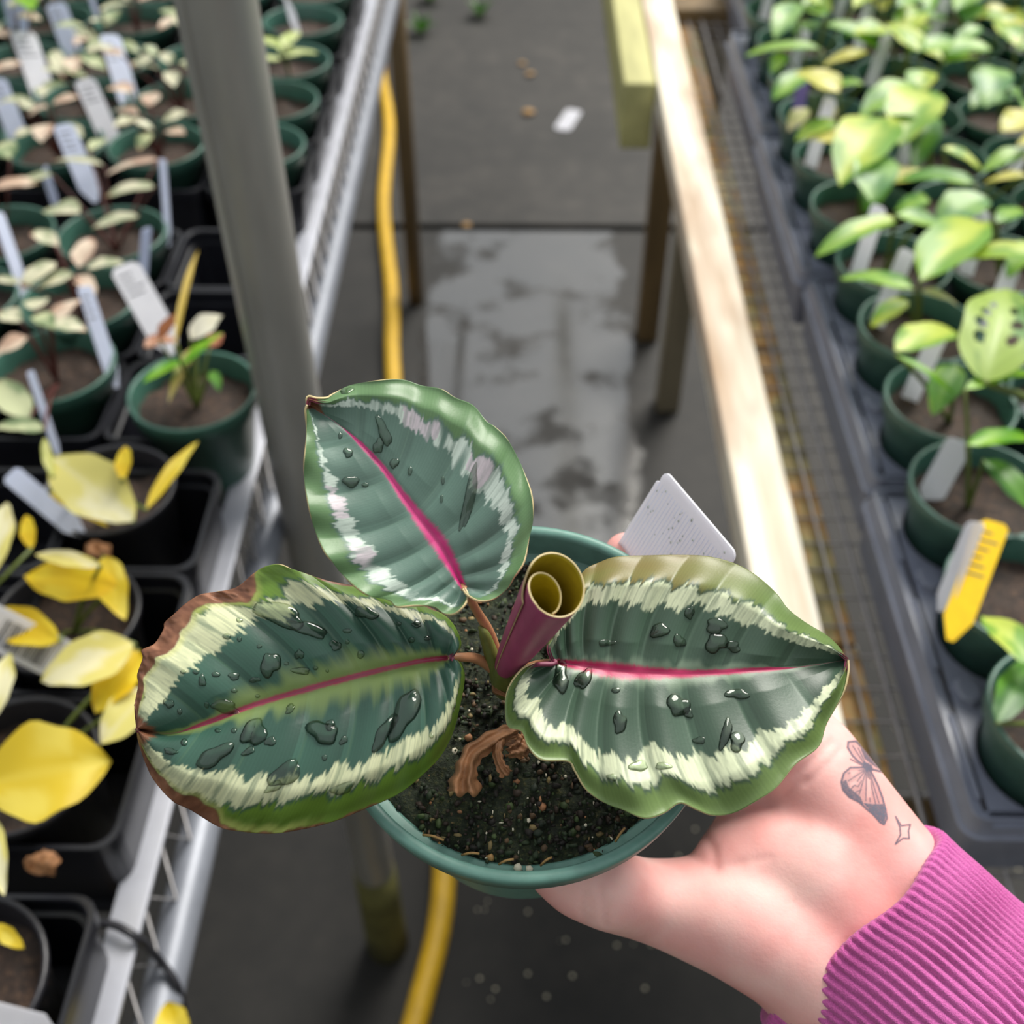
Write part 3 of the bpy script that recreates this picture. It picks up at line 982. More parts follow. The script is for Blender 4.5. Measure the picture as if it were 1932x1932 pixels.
# leaves seen individually on the left: base, tip, width, height
LL = [((292, 352), (196, 372), 46, .03, SAGE), ((262, 408), (172, 432), 42, .03, SAGE), ((150, 402), (82, 398), 62, .03, SAGE), ((196, 312), (98, 305), 24, .045, SAGE),
      ((110, 465), (58, 440), 36, .02, PINKS), ((20, 300), (2, 270), 50, .05, SGRN), ((100, 330), (28, 352), 34, .035, SAGE), ((300, 300), (200, 330), 26, .03, PINKS),
      ((140, 520), (72, 545), 46, .03, SAGE), ((40, 535), (-30, 530), 26, .04, SAGE), ((56, 790), (-20, 720), 70, .01, SGRN), ((84, 812), (-10, 805), 44, .02, SGRN),
      ((230, 105), (190, 100), 30, .04, PINKS), ((100, 95), (120, 150), 30, .04, SAGE), ((120, 130), (165, 148), 30, .03, SGRN), ((260, 215), (215, 210), 30, .03, PINKS),
      ((270, 90), (300, 105), 34, .04, SGRN), ((245, 120), (300, 130), 26, .03, SAGE), ((90, 200), (50, 220), 34, .03, PINKS), ((30, 190), (-10, 200), 26, .04, SAGE),
      ((170, 40), (220, 45), 26, .04, SAGE), ((255, 230), (290, 245), 26, .03, SAGE), ((170, 285), (205, 262), 30, .03, SGRN), ((190, 20), (250, 8), 26, .05, SAGE),
      ((60, 20), (40, -20), 50, .06, SAT)]
LP = []
for (xx, yy, i, k, j) in LCELL:
    if k in (0, 1): continue
    if i == 0 and k == 2 and j > 0: continue
    px, py = pix((xx, yy, 0.9))
    if px > -190 and py > -200:
        LP.append([xx, yy, i, k, j, []])
for (b, t, w, h, c) in LL:
    z = RIMZ + h
    B = PZ(b[0], b[1], z); T = PZ(t[0], t[1], z - 0.008); W = w * ((B - CAM) @ FW) / FPX
    q = min([p for p in LP if p[2] > 0], key=lambda p: (p[0] - B[0]) ** 2 + (p[1] - B[1]) ** 2)
    q[5].append((B, T, W, c))
LROW = {}
cnt = {}
for p in sorted(LP, key=lambda p: p[1]):
    cnt[p[2]] = cnt.get(p[2], 0) + 1; LROW[id(p)] = cnt[p[2]]
rnd = random.Random(23)
for idx, p in enumerate(LP):
    xx, yy, i, k, j, lv = p
    z0 = RIMZ - 0.004
    dx = dy = 0
    if i == 0 and k == 2: dx, dy = 0.018, -0.018
    if i == 1 and k == 2 and j == 0: dx, dy = 0.004, 0.010
    x, y = xx + dx, yy + dy
    where = '%s, %s pot from near end' % (colname[i], ORD[LROW[id(p)]])
    kindname = 'pale sage leaved plant'
    if i == 0 and k == 2: kindname = 'withered strappy plant'
    elif i == 0: kindname = 'sparse seedling'
    t = thing('potted_plant', (x, y, z0), kindname + ', ' + where, 'potted plant', 'plants in the metal bench trays')
    pm = place('pot', POT_ME, None, t, rot=(0, 0, rnd.random() * 6))
    place('soil', SOILS[idx % 4], None, t, rot=(0, 0, rnd.random() * 6))
    crown = np.array([x, y, z0 - 0.018])
    if i == 0 and k == 2:
        z = z0
        for (b, tt, w, h, c) in [((345, 690), (420, 628), 26, .04, SAT), ((350, 680), (268, 725), 30, .03, SAT), ((372, 650), (318, 762), 26, .015, ((150, 160, 70), (170, 150, 90))),
                                 ((330, 655), (375, 470), 16, .075, ((176, 150, 50), (196, 170, 80))), ((360, 640), (420, 595), 62, .045, ((226, 222, 196), (235, 232, 214))),
                                 ((330, 640), (272, 655), 50, .035, ((150, 92, 60), (190, 140, 110))), ((395, 655), (420, 630), 40, .02, ((180, 112, 84), (200, 140, 110))),
                                 ((400, 700), (415, 740), 24, .02, DRK), ((300, 640), (340, 590), 34, .05, ((140, 84, 44), (160, 100, 60)))]:
            B = PZ(b[0], b[1], z + h * .8); T = PZ(tt[0], tt[1], z + h); lv.append((B, T, w * ((B - CAM) @ FW) / FPX, c))
    elif i == 0 and yy > 1.1 and yy < 1.2:
        for (b, tt, w, h) in [((530, 112), (444, 122), 30, .03), ((530, 108), (600, 100), 30, .03), ((535, 90), (565, 60), 36, .06), ((535, 95), (480, 70), 26, .05), ((525, 100), (560, 95), 50, .05)]:
            B = PZ(b[0], b[1], z0 + h); T = PZ(tt[0], tt[1], z0 + h); lv.append((B, T, w * ((B - CAM) @ FW) / FPX, ((170, 190, 100), (214, 222, 160))))
    elif i == 0:
        pass
    elif len(lv) < 4:
        na = rnd.randint(4, 6); a0 = rnd.random() * 6.3
        for q in range(na):
            a = a0 + q * 6.28 / na + rnd.uniform(-.4, .4); rr = rnd.uniform(0.008, 0.016); zz = rnd.uniform(0.015, 0.05); L = rnd.uniform(0.022, 0.036)
            B = np.array([x + rr * math.cos(a), y + rr * math.sin(a), z0 + zz]); T = B + np.array([L * math.cos(a), L * math.sin(a), rnd.uniform(-.008, .006)])
            lv.append((B, T, rnd.uniform(0.014, 0.021), rnd.choice([SAGE, SAGE, PINKS, SGRN])))
    for q, (B, T, W, c) in enumerate(lv):
        stem_part(t, crown, B, 0.0013, 0.0009, 'stemred' if i else 'stemgreen', 0.04)
        leaf_part(t, B, T, W, c, seed=idx * 5 + q, blotch=0.6, droop=0.10, fold=0.2, n=10, m=7, tipcol=(176, 120, 92) if (i and q % 3 == 0) else None)
    # fallen litter on soil
    # tags
LT = [((22, -20), (38, 62), 40), ((104, 6), (138, 100), 40), ((168, -10), (184, 30), 26), ((42, 60), (84, 182), 46), ((206, 66), (244, 192), 40), ((158, 150), (206, 258), 42),
      ((-8, 150), (34, 258), 38), ((118, 235), (170, 358), 40), ((82, 318), (104, 384), 22), ((-6, 400), (50, 560), 26), ((306, 300), (316, 438), 16),
      ((276, 430), (268, 530), 24), ((232, 500), (312, 640), 60), ((158, 540), (210, 700), 28), ((56, 700), (104, 842), 16), ((432, 10), (452, 90), 22), ((466, 140), (484, 218), 36), ((545, 5), (558, 58), 44)]
LTN = ['upper left corner, leftmost of the back tags', 'standing among sage plants, second from the left at the back', 'cut by the top of the picture left of the pole', 'wide one left, below the back tags',
       'tall one closest to the pole on its left', 'middle one of the sage plants', 'at the left picture edge among sage plants', 'leaning over a pale leaf, centre of the sage plants',
       'narrow one half hidden behind sage leaves', 'long thin one at the left picture edge', 'thin upright one just left of the pole', 'short one left of the dark empty cells',
       'broad bright one with a green streak', 'tall thin one in the big green pot', 'edge-on dark one above the yellow plants', 'thin one touching the pole on its right',
       'bright short one right of the pole', 'broad bright one behind the pale seedling']
for (a, b, w), nm in zip(LT, LTN):
    zb = RIMZ - 0.012; B = PZ(b[0], b[1], zb)
    d = (B - CAM) @ FW
    # the tag rises out of the pot: its upper end lies higher and a little farther back
    zt = zb + (0.046 if w > 20 else 0.05)
    T = PZ(a[0], a[1], zt)
    stake_tag(B + (B - T) * 0.2, T, w * d / FPX, 'tagwhite' if w > 40 else 'tagblue', 'bluish white plant tag, ' + nm, face=(0.5, -0.35, 0.8) if w > 26 else (0.8, -0.4, 0.3), group='tags on the metal bench', prints=4 if w > 26 else 0)

# ------------------------------------------------------------------ yellow plants in black pots
YP = [(-0.2660, 0.318, 'yellow leaved plant in black pot, biggest leaf pointing at the aisle'), (-0.2690, 0.420, 'yellow leaved plant in black pot with a folded cup shaped leaf'),
      (-0.2720, 0.528, 'pale yellow leaved plant in black pot, farthest of the yellow plants'), (-0.2580, 0.203, 'small shoot in a black pot at the lower left corner'),
      (-0.3600, 0.335, 'yellow leaved plant at the left picture edge beside the barcode tag')]
YZ = 0.892
PALE = ((232, 222, 130), (246, 240, 196)); YLW = ((226, 196, 42), (240, 218, 90)); YSAT = ((222, 186, 20), (236, 208, 50))
YLV = [[((70, 1600), (208, 1436), 20, .03, YLW)], [], [], [], []]
YLV[0] = [((-30, 1480), (210, 1436), 200, .05, YLW), ((262, 1225), (180, 1345), 90, .035, YSAT), ((285, 1300), (190, 1405), 84, .03, PALE), ((-15, 1540), (8, 1690), 46, .04, PALE)]
YLV[1] = [((222, 1110), (46, 1086), 92, .045, YSAT), ((196, 1050), (236, 1170), 62, .045, YLW), ((112, 1210), (-25, 1158), 78, .04, YSAT), ((255, 1216), (78, 1286), 104, .05, PALE), ((190, 1068), (66, 1046), 34, .06, PALE)]
YLV[2] = [((252, 985), (98, 862), 128, .05, PALE), ((276, 962), (374, 832), 32, .06, YLW), ((100, 900), (84, 826), 22, .05, ((190, 196, 110), (214, 214, 140))), ((92, 930), (205, 994), 22, .03, YSAT), ((232, 905), (238, 842), 34, .065, YSAT)]
YLV[3] = [((-10, 1745), (46, 1790), 32, .03, YLW)]
YLV[4] = [((-20, 1095), (12, 948), 78, .05, PALE), ((60, 1035), (50, 972), 32, .045, YSAT), ((-15, 1362), (18, 1232), 62, .05, PALE)]
for (x, y, lab), lv in zip(YP, YLV):
    t = thing('potted_plant', (x, y, YZ), lab, 'potted plant', 'yellow plants in black pots')
    place('pot', BPOT_ME, None, t); place('soil', BSOIL, None, t)
    for q, (b, tt, w, h, c) in enumerate(lv):
        B = PZ(b[0], b[1], YZ + h); T = PZ(tt[0], tt[1], YZ + h - 0.004); W = w * ((B - CAM) @ FW) / FPX
        stem_part(t, (x, y, YZ - 0.018), B, 0.0016, 0.0011, 'stemgreen', 0.05)
        leaf_part(t, B, T, W, c, 'yleaf', seed=q * 3 + int(x * -100), blotch=0.5, droop=0.08, fold=0.16, n=16, m=11, shape=0.9, up=(0, -0.35, 1))
# fallen brown leaf pieces between the yellow plants
for i, (px, py, s, lab) in enumerate(((178, 1022, 48, 'crumpled brown dead leaf between two yellow plants'), (70, 1612, 60, 'tan dead leaf lying in the tray under the big yellow leaf'))):
    c = PZ(px, py, YZ + 0.012); S = s * ((c - CAM) @ FW) / FPX
    g = np.linspace(-1, 1, 14); X, Y = np.meshgrid(g, g)
    Zc = 0.5 * S * (fbm(X * 2.2 + i * 5, Y * 2.2, i, 3) - 0.5) * 1.6 - 0.25 * S * (X ** 2 + Y ** 2)
    r = np.sqrt(X ** 2 + Y ** 2).clip(1, None)
    v = np.stack([c[0] + X / r * S * 0.55, c[1] + Y / r * S * 0.4, c[2] + Zc - 0.004], -1).reshape(-1, 3)
    solo('dead_leaf', v, grid_faces(14, 14), M['dry'], lab, 'leaf')
a = PZ(148, 1262, YZ + 0.018); b = PZ(-40, 1168, YZ + 0.05)
stake_tag(a, b, 74 * 0.62 / FPX * 1.05, 'tagwhite', 'white tag printed with a barcode among the yellow leaves', face=(0.1, -0.7, 0.7), bar=True)
a = PZ(160, 1012, YZ - 0.004); b = PZ(18, 893, YZ + 0.03)
stake_tag(a, b, 40 * 0.68 / FPX, 'tagblue', 'narrow grey tag slanting behind the pale yellow leaf', face=(0.3, -0.5, 0.8))
a = PZ(100, 1945, YZ - 0.01); b = PZ(-60, 1905, YZ + 0.02)
stake_tag(a, b, 46 * 0.55 / FPX, 'tagwhite', 'white tag at the lower left corner pot', face=(0.1, -0.5, 0.8), prints=2)
# single yellow leaf caught on the lower pipe
B = PZ(345, 1975, 0.80); T = PZ(312, 1892, 0.795)
v, f, c = bg_leaf(B, T, 62 * 0.60 / FPX, YLW, n=14, m=9, up=(0.2, -0.4, 1), seed=4)
solo('fallen_leaf', v, f, M['yleaf'], 'single yellow leaf lying on the pipe under the rail at lower left', 'leaf', col=c)
# small green sprout hanging at the pole
B = PZ(552, 672, 0.86); T = PZ(570, 762, 0.845)
v, f, c = bg_leaf(B, T, 28 * 0.9 / FPX, SAT, n=10, m=7, up=(0, -0.6, 1))
solo('fallen_leaf', v, f, M['bgleaf'], 'small bright green leaf on the rail right of the pole', 'leaf', col=c)


# ================================================================== HELD PLANT
RIMC = PD(988, 1295.3, 0.2628)
TILT = math.radians(10.9)
NRM = ZV * math.cos(TILT) - FH * math.sin(TILT); NRM /= np.linalg.norm(NRM)
E1 = RT - NRM * (RT @ NRM); E1 /= np.linalg.norm(E1)
E2 = np.cross(NRM, E1)


def PL(ang, h, r):
    """point in pot coordinates: angle (0 = right, 90 = away), h below the rim, radius r"""
    a = math.radians(ang)
    return RIMC + r * (math.cos(a) * E1 + math.sin(a) * E2) - h * NRM


def toW(v):
    v = np.asarray(v, float)
    return RIMC + v[:, :1] * E1 + v[:, 1:2] * E2 + v[:, 2:3] * NRM


POTBASE = RIMC - NRM * 0.085
hero = thing('potted_prayer_plant', tuple(POTBASE), 'prayer plant with pink midribs and pale banded leaves in green pot, held in hand', 'potted plant')
v, f = lathe([(0.0, -0.085), (0.0220, -0.085), (0.0232, -0.083), (0.0392, -0.0090), (0.0400, -0.0080), (0.0450, -0.0074), (0.0458, -0.0012), (0.0456, -0.0003), (0.0448, 0.0),
              (0.0434, -0.0002), (0.0428, -0.0012), (0.0408, -0.016), (0.0330, -0.060)], 96)
part('pot', toW(v), f, M['heropot'], hero)
v, f = soil_mesh(0.0417, -0.0085, 31, 46, 130, 0.0028)
v = np.array(v); rr = np.hypot(v[:, 0], v[:, 1])
v[:, 2] += 0.0016 * (fbm(v[:, 0] * 700, v[:, 1] * 700, 5, 3) - .5) + 0.003 * np.exp(-(rr / 0.016) ** 2) - 0.0016 * sstep(0.037, 0.0417, rr)
soil = part('soil', toW(v), f, M['herosoil'], hero)
# crumbs of soil, perlite and litter
rng = np.random.default_rng(8)
ICO = bmesh.new(); bmesh.ops.create_icosphere(ICO, subdivisions=1, radius=1)
iv = np.array([w.co[:] for w in ICO.verts]); jf = [tuple(w.index for w in q.verts) for q in ICO.faces]; ICO.free()


def crumbs(name, n, smin, smax, mat, rmax=0.040, edge=False, seed=0, label=None):
    g = np.random.default_rng(seed); mb = MB()
    for k in range(n):
        a = g.uniform(0, 2 * math.pi); r = rmax * math.sqrt(g.uniform(0.02, 1)) if not edge else g.uniform(0.0385, 0.0412)
        s = g.uniform(smin, smax) * (g.uniform(0.45, 1.7, 3))
        q = iv * (1 + 0.5 * (g.uniform(0, 1, (len(iv), 1)) - .5)) * s
        mb.add(q + [r * math.cos(a), r * math.sin(a), -0.0085 + 0.003 * math.exp(-(r / 0.016) ** 2) - (0.0016 if r > 0.039 else 0) + s[2] * 0.3 + 0.0006 * g.normal()], jf)
    v, f = mb.get()
    o = part(name, toW(v), f, M[mat], soil)
    return tag(o, label, kind='stuff')


g = np.random.default_rng(41); mb = MB(); cc_ = []
PALS = [lin(c) for c in ((26, 20, 14), (44, 32, 22), (40, 54, 30), (58, 74, 38), (30, 40, 26), (86, 66, 44), (120, 104, 66), (34, 30, 24))]
for k in range(3600):
    a_ = g.uniform(0, 2 * math.pi); r_ = 0.0412 * math.sqrt(g.uniform(0, 1)); s_ = g.uniform(0.0002, 0.00075) * g.uniform(0.5, 1.8, 3)
    mb.add(iv * (1 + 0.6 * (g.uniform(0, 1, (len(iv), 1)) - .5)) * s_ + [r_ * math.cos(a_), r_ * math.sin(a_), -0.0083 + 0.003 * math.exp(-(r_ / 0.016) ** 2) - (0.0016 if r_ > 0.039 else 0) + 0.0007 * g.normal()], jf)
    pick = PALS[g.choice(8, p=[.2, .14, .2, .12, .14, .08, .04, .08])]
    cc_.append(np.tile(pick * g.uniform(0.7, 1.3), (len(iv), 1)))
v, f = mb.get()
tag(part('soil_crumbs', toW(v), f, M['crumb'], soil, col=np.clip(np.concatenate(cc_), 0, 1)), 'dark mossy soil crumbs', kind='stuff')
crumbs('perlite_grains', 140, 0.0002, 0.0005, 'perlite', seed=2, label='tiny pale perlite grains')
crumbs('perlite_edge', 90, 0.0003, 0.0006, 'litter', edge=True, seed=3, label='tan crumbs along the pot edge')
crumbs('bark_bits', 60, 0.0003, 0.0008, 'dry', seed=4, label='brown bark bits')
for px, py, s in ((977, 1637, 0.0011), (999, 1640, 0.00095), (857, 1418, 0.0012), (1043, 1030, 0.0009), (1100, 1035, 0.0007), (1042, 1045, 0.0009)):
    r = ray(px, py); c0 = RIMC - NRM * 0.0076
    p = CAM + r * (((c0 - CAM) @ NRM) / (r @ NRM))
    part('perlite_bead', iv * s * (1 + 0.25 * (rng.uniform(0, 1, (len(iv), 1)) - .5)) + p, jf, M['perlite'], soil)
for a, L in ((236, .008), (250, .006), (300, .005), (275, .004), (262, .005)):
    p = PL(a, 0.0055, 0.0405); q = PL(a + L * 900, 0.004, 0.0395)
    v, f = tube(smooth_path([p, (p + q) / 2 + NRM * 0.001, q], 6), 0.0003, 5); part('straw', v, f, M['litter'], soil)

# ------------------------------------------------------------------ big patterned leaves


def cr(x0, y0, s):
    return lambda L: np.array([(x0 + x * s, y0 + y * s) for x, y in L], float)


cT, cL, cR = cr(560, 690, .2484), cr(240, 1040, .3416), cr(930, 1020, .3571)
LEAVES = {
    'top': dict(mid=cT([(1268, 1690), (1100, 1380), (950, 1180), (800, 980), (650, 770), (450, 560), (280, 420), (85, 300)]),
                A=cT([(1268, 1690), (1300, 1735), (1390, 1780), (1500, 1765), (1600, 1690), (1650, 1600), (1720, 1490), (1760, 1330), (1795, 1170), (1780, 980), (1730, 820), (1690, 720), (1600, 560), (1500, 460), (1440, 420), (1340, 300), (1200, 240), (1090, 175), (950, 150), (800, 105), (600, 115), (400, 150), (280, 215), (230, 248), (150, 252), (85, 240), (85, 300)]),
                B=cT([(1268, 1690), (1290, 1745), (1270, 1810), (1200, 1875), (1120, 1880), (1040, 1830), (900, 1815), (760, 1825), (700, 1780), (560, 1750), (440, 1670), (330, 1570), (270, 1490), (200, 1390), (130, 1230), (90, 1060), (60, 900), (55, 780), (70, 600), (75, 400), (72, 340), (85, 300)]),
                n=(0.10, -0.60, 0.79), d=0.2330),
    'left': dict(mid=cL([(1775, 588), (1600, 610), (1300, 680), (1000, 760), (700, 850), (450, 945), (250, 1005), (52, 985)]),
                 A=cL([(1775, 588), (1810, 570), (1842, 530), (1840, 480), (1800, 400), (1740, 345), (1600, 280), (1400, 225), (1250, 190), (1100, 160), (980, 120), (900, 95), (830, 72), (760, 85), (700, 120), (600, 200), (480, 225), (400, 240), (320, 290), (260, 345), (205, 395), (200, 430), (150, 510), (80, 545), (85, 590), (55, 680), (60, 740), (40, 850), (45, 940), (52, 985)]),
                 B=cL([(1775, 588), (1810, 600), (1850, 620), (1865, 700), (1840, 850), (1800, 1000), (1740, 1120), (1650, 1220), (1500, 1340), (1300, 1430), (1150, 1490), (1000, 1530), (800, 1560), (600, 1545), (500, 1520), (350, 1430), (250, 1380), (150, 1270), (100, 1170), (60, 1050), (52, 985)]),
                 n=(-0.05, -0.36, 0.93), d=0.2420),
    'right': dict(mid=cR([(335, 640), (500, 665), (700, 690), (900, 700), (1100, 700), (1350, 685), (1600, 670), (1872, 630)]),
                  A=cR([(335, 640), (305, 620), (280, 540), (310, 480), (370, 350), (430, 230), (490, 150), (560, 115), (650, 85), (800, 78), (1000, 75), (1150, 85), (1290, 125), (1400, 190), (1500, 280), (1560, 360), (1650, 430), (1750, 490), (1810, 540), (1850, 590), (1872, 630)]),
                  B=cR([(335, 640), (310, 655), (200, 660), (140, 700), (80, 790), (65, 880), (80, 980), (150, 1005), (190, 1090), (260, 1155), (400, 1165), (440, 1220), (500, 1320), (600, 1390), (680, 1420), (800, 1465), (900, 1440), (990, 1385), (1080, 1420), (1160, 1450), (1270, 1440), (1400, 1370), (1500, 1300), (1600, 1180), (1720, 1090), (1760, 980), (1800, 900), (1850, 800), (1872, 700), (1872, 630)]),
                  n=(0.05, -0.42, 0.905), d=0.2440)}


def resample(P, n, p=1.0):
    P = smooth_path(P, len(P) * 12)
    L = np.r_[0, np.cumsum(np.linalg.norm(np.diff(P, axis=0), axis=1))]; L /= L[-1]
    s = np.linspace(0, 1, n) ** p
    return np.c_[np.interp(s, L, P[:, 0]), np.interp(s, L, P[:, 1])]


NS, NT_ = 300, 110
HEROBVH = {}
HEROPART = {}


def build_hero(key, label):
    D = LEAVES[key]
    mid = resample(D['mid'], NS, 1.9)
    tipdir = D['mid'][-1] - D['mid'][0]; LEN = np.linalg.norm(tipdir); tipdir = tipdir / LEN
    nn = np.array(D['n']); nn = nn[0] * RT - nn[1] * -FH * 1.0 * -1 * -1 + nn[2] * ZV if False else nn[0] * RT + nn[1] * FH + nn[2] * ZV
    nn = nn / np.linalg.norm(nn)
    A0 = PD(D['mid'][0][0], D['mid'][0][1], D['d'])
    s = np.linspace(0, 1, NS)[:, None]
    sides = []
    for sg, K in ((1, 'A'), (-1, 'B')):
        O = resample(D[K], NS)
        t = np.linspace(0, 1, NT_)
        t = (t ** 0.9)[None, :]
        ctl = (mid + O) / 2 - tipdir[None] * np.linalg.norm(O - mid, axis=1)[:, None] * (0.16 * np.sin(math.pi * np.linspace(0, 1, NS)) ** 0.8)[:, None]
        Q = ((1 - t) ** 2)[..., None] * mid[:, None] + (2 * t * (1 - t))[..., None] * ctl[:, None] + (t ** 2)[..., None] * O[:, None]
        sides.append((Q, np.broadcast_to(t, (NS, NT_)), sg))
    # one grid: t from -1 .. 1
    Q = np.concatenate([sides[1][0][:, :0:-1], sides[0][0]], 1)
    T = np.concatenate([-sides[1][1][:, :0:-1], sides[0][1]], 1)
    S = np.broadcast_to(s, T.shape)
    at = np.abs(T)
    sg = np.sign(T)
    # ---- relief (metres along the leaf normal)
    NV = {'top': 8, 'left': 9, 'right': 9}[key]
    ph = (S ** 0.9) * NV
    env = np.sin(math.pi * np.clip(S, 0, 1)) ** 0.5 * np.clip(at * 4, 0, 1) * (1 - 0.6 * sstep(0.75, 1.0, at))
    h = {'top': 0.0009, 'left': 0.0014, 'right': 0.0016}[key] * env * (np.abs(np.sin(math.pi * ph)) ** 1.15)
    h += -0.0011 * np.exp(-(at / 0.05) ** 2) * sstep(0, 0.05, S) * (1 - S)
    if key == 'top':
        h += 0.0035 * at ** 2 + 0.0010 * np.sin(S * 40 + sg) * at ** 5 - 0.003 * (S - .5) ** 2
        h += -0.003 * sstep(0.80, 1.0, at) * (T > 0) * sstep(0.25, 0.5, S)
    if key == 'left':
        h += 0.0030 * np.sin(math.pi * at * 0.9) - 0.006 * sstep(0.70, 1.05, at) * (T < 0) - 0.002 * at ** 2 * (T < 0)
        h += 0.0045 * np.exp(-((S - 0.45) / 0.12) ** 2) * at ** 3 * (T > 0)
        h += 0.0010 * (fbm(S * 40, T * 8, 3) - .5) * sstep(0.86, 0.95, at) * sstep(0.45, 0.6, S) * 2
        h += -0.004 * sstep(0.80, 1.0, S)
    if key == 'right':
        h += 0.0050 * at ** 1.8 - 0.0065 * sstep(0.72, 1.05, at) * (T > 0)
        h += 0.0016 * np.sin(S * 26 + 1) * at ** 4 * (T < 0) - 0.0030 * sstep(0.75, 1.0, at) * (T < 0)
        h += -0.003 * sstep(0.8, 1.0, S)
    RY = FW[None, None] + RT[None, None] * ((Q[..., 0] - 966) / FPX)[..., None] + UP[None, None] * ((966 - Q[..., 1]) / FPX)[..., None]
    dep = (((A0 - CAM) @ nn) + h) / (RY @ nn)
    P = CAM + RY * dep[..., None]
    # ---- colour pattern
    st = S + 0.0  # streak coordinate, constant along lateral veins
    jag = lambda a, sd: (0.085 * (fbm(st * 26 + sg * 9, sg * 3.3, sd, 2) - .5) * 2 + 0.05 * (((st * 31 + 0.6 * vnoise(st * 12, sg, sd)) % 1) - .5)
                         + 0.030 * (vnoise(st * 150 + sg * 5, at * 5, sd + 7) - .5) * 2 + 0.02 * (vnoise(st * 420, at * 14, sd + 9) - .5) * 2) * a
    if key == 'top':
        dark = lin((92, 120, 108)); marg = lin((98, 132, 88)); pale = lin((205, 220, 208)); pink = lin((206, 56, 128)); vein = lin((110, 140, 120))
        ci = np.where(T > 0, 0.58, 0.64); co = np.where(T > 0, 0.73, 0.78)
        ci = ci + 0.04 * np.sin(S * 9); co = co - 0.02 * np.cos(S * 7)
        pw = 0.030
    elif key == 'left':
        dark = lin((54, 88, 74)); marg = lin((110, 146, 50)); pale = lin((226, 230, 186)); pink = lin((176, 66, 96)); vein = lin((96, 128, 90))
        ci = np.where(T > 0, 0.66 - 0.06 * sstep(.55, .8, S), 0.60 + 0.04 * S); co = np.where(T > 0, 0.80 + 0.1 * sstep(.55, .7, S), 0.78 + 0.10 * sstep(.6, .8, S))
        pw = 0.020
    else:
        dark = lin((62, 84, 68)); marg = lin((106, 130, 72)); pale = lin((214, 222, 186)); pink = lin((198, 46, 100)); vein = lin((104, 132, 108))
        ci = np.where(T > 0, 0.54 + .06 * S, 0.60 - 0.04 * np.sin(S * 14)); co = np.where(T > 0, 0.72 + .04 * S, 0.80 + 0.03 * np.sin(S * 11))
        pw = 0.028
    ci = ci + jag(1.0, 3); co = co + jag(0.8, 11)
    dark2 = dark * 1.0
    C = np.broadcast_to(dark2, (*S.shape, 3)).copy()
    tone = fbm(st * 14 + sg * 4, at * 2.2, 21, 3)
    C *= (0.82 + 0.42 * tone)[..., None]
    C *= (0.80 + 0.42 * ((ph + 0.15 * sg) % 1) * {'top': 0.5, 'left': 1.0, 'right': 0.7}[key] + 0.1)[..., None]
    out = sstep(0.0, 0.05, at - co)[..., None]
    mgt = marg[None, None] * (0.8 + 0.45 * fbm(st * 9, at * 5, 31, 3))[..., None]
    if key == 'right':
        ob = (sstep(0.02, 0.2, S) * (1 - sstep(0.5, 0.8, S)) * (T > 0) * (0.5 + 0.6 * fbm(S * 7, at * 6, 17)))[..., None]
        mgt = mgt * (1 - ob) + lin((122, 106, 54))[None, None] * ob
    if key == 'left':
        mgt = mgt * (1 - 0.25 * np.exp(-((at - .93) / .05) ** 2))[..., None]
    C = C * (1 - out) + mgt * out
    feather = fbm(st * 220 + sg * 3, at * 9, 41, 2)
    band = sstep(-0.012, 0.02, at - ci) * (1 - sstep(-0.02, 0.012, at - co))
    band = band * (0.75 + 0.25 * sstep(0.25, 0.55, feather)) * sstep(0.05, 0.14, S) * (1 - sstep(0.93, 0.985, S))
    gaps = sstep(0.08, 0.2, np.abs(((ph * 2 + 0.3) % 1) - .5) * 2 + 0.25 * (feather - .5))
    band = band * (0.55 + 0.45 * gaps)
    if key == 'top':
        pt = pale[None, None] * (1 - 0.0 * S[..., None]) * np.where((fbm(st * 22, at * 3, 51, 2) > .62)[..., None], lin((222, 208, 214)) / lin((214, 226, 214)), 1.0)
        brk = sstep(0.30, 0.48, fbm(st * 30 + sg * 8, at * 2, 61, 2) + np.where(T > 0, 0.12, 0.06))
        band = band * brk
    else:
        pt = np.broadcast_to(pale[None, None], C.shape)
    C = C * (1 - band[..., None]) + pt * band[..., None]
    # lateral veins
    vn = np.exp(-((((ph + 0.5) % 1) - .5) / 0.022) ** 2) * sstep(0.03, 0.1, at) * (1 - sstep(0.75, 0.95, at)) * 0.26
    C = C * (1 - vn[..., None]) + vein[None, None] * vn[..., None]
    fine = 0.06 * np.sin(st * 2 * math.pi * 120 + 3 * at)
    C *= (1 + fine)[..., None]
    # feathered zone along the midrib, then the pink rib
    fw = {'top': 0.06, 'left': 0.27, 'right': 0.15}[key] * np.sin(math.pi * np.clip(S * 0.95 + .03, 0, 1)) ** 0.7
    fz = (1 - sstep(0.3, 1.0, at / (fw * (0.35 + 1.3 * fbm(st * 34 + sg * 2, 0 * at, 71, 3)) + 1e-4)))
    fcol = {'top': lin((170, 176, 164)), 'left': lin((166, 186, 100)), 'right': lin((156, 176, 150))}[key]
    C = C * (1 - 0.55 * fz[..., None]) + fcol[None, None] * 0.55 * fz[..., None]
    wmod = (0.55 + 0.9 * np.exp(-((S - 0.45) / 0.2) ** 2)) * (1 - sstep(0.82, 0.93, S)) + 0.02
    if key == 'left': wmod = (0.7 + 0.3 * sstep(0.4, 0.6, S)) * (1 - sstep(0.86, 0.95, S)) + 0.02
    # true half width in px so that the rib keeps an even width
    hw = np.linalg.norm(np.where((T > 0)[..., None], sides[0][0][:, -1][:, None], sides[1][0][:, -1][:, None]) - mid[:, None], axis=2) + 1e-3
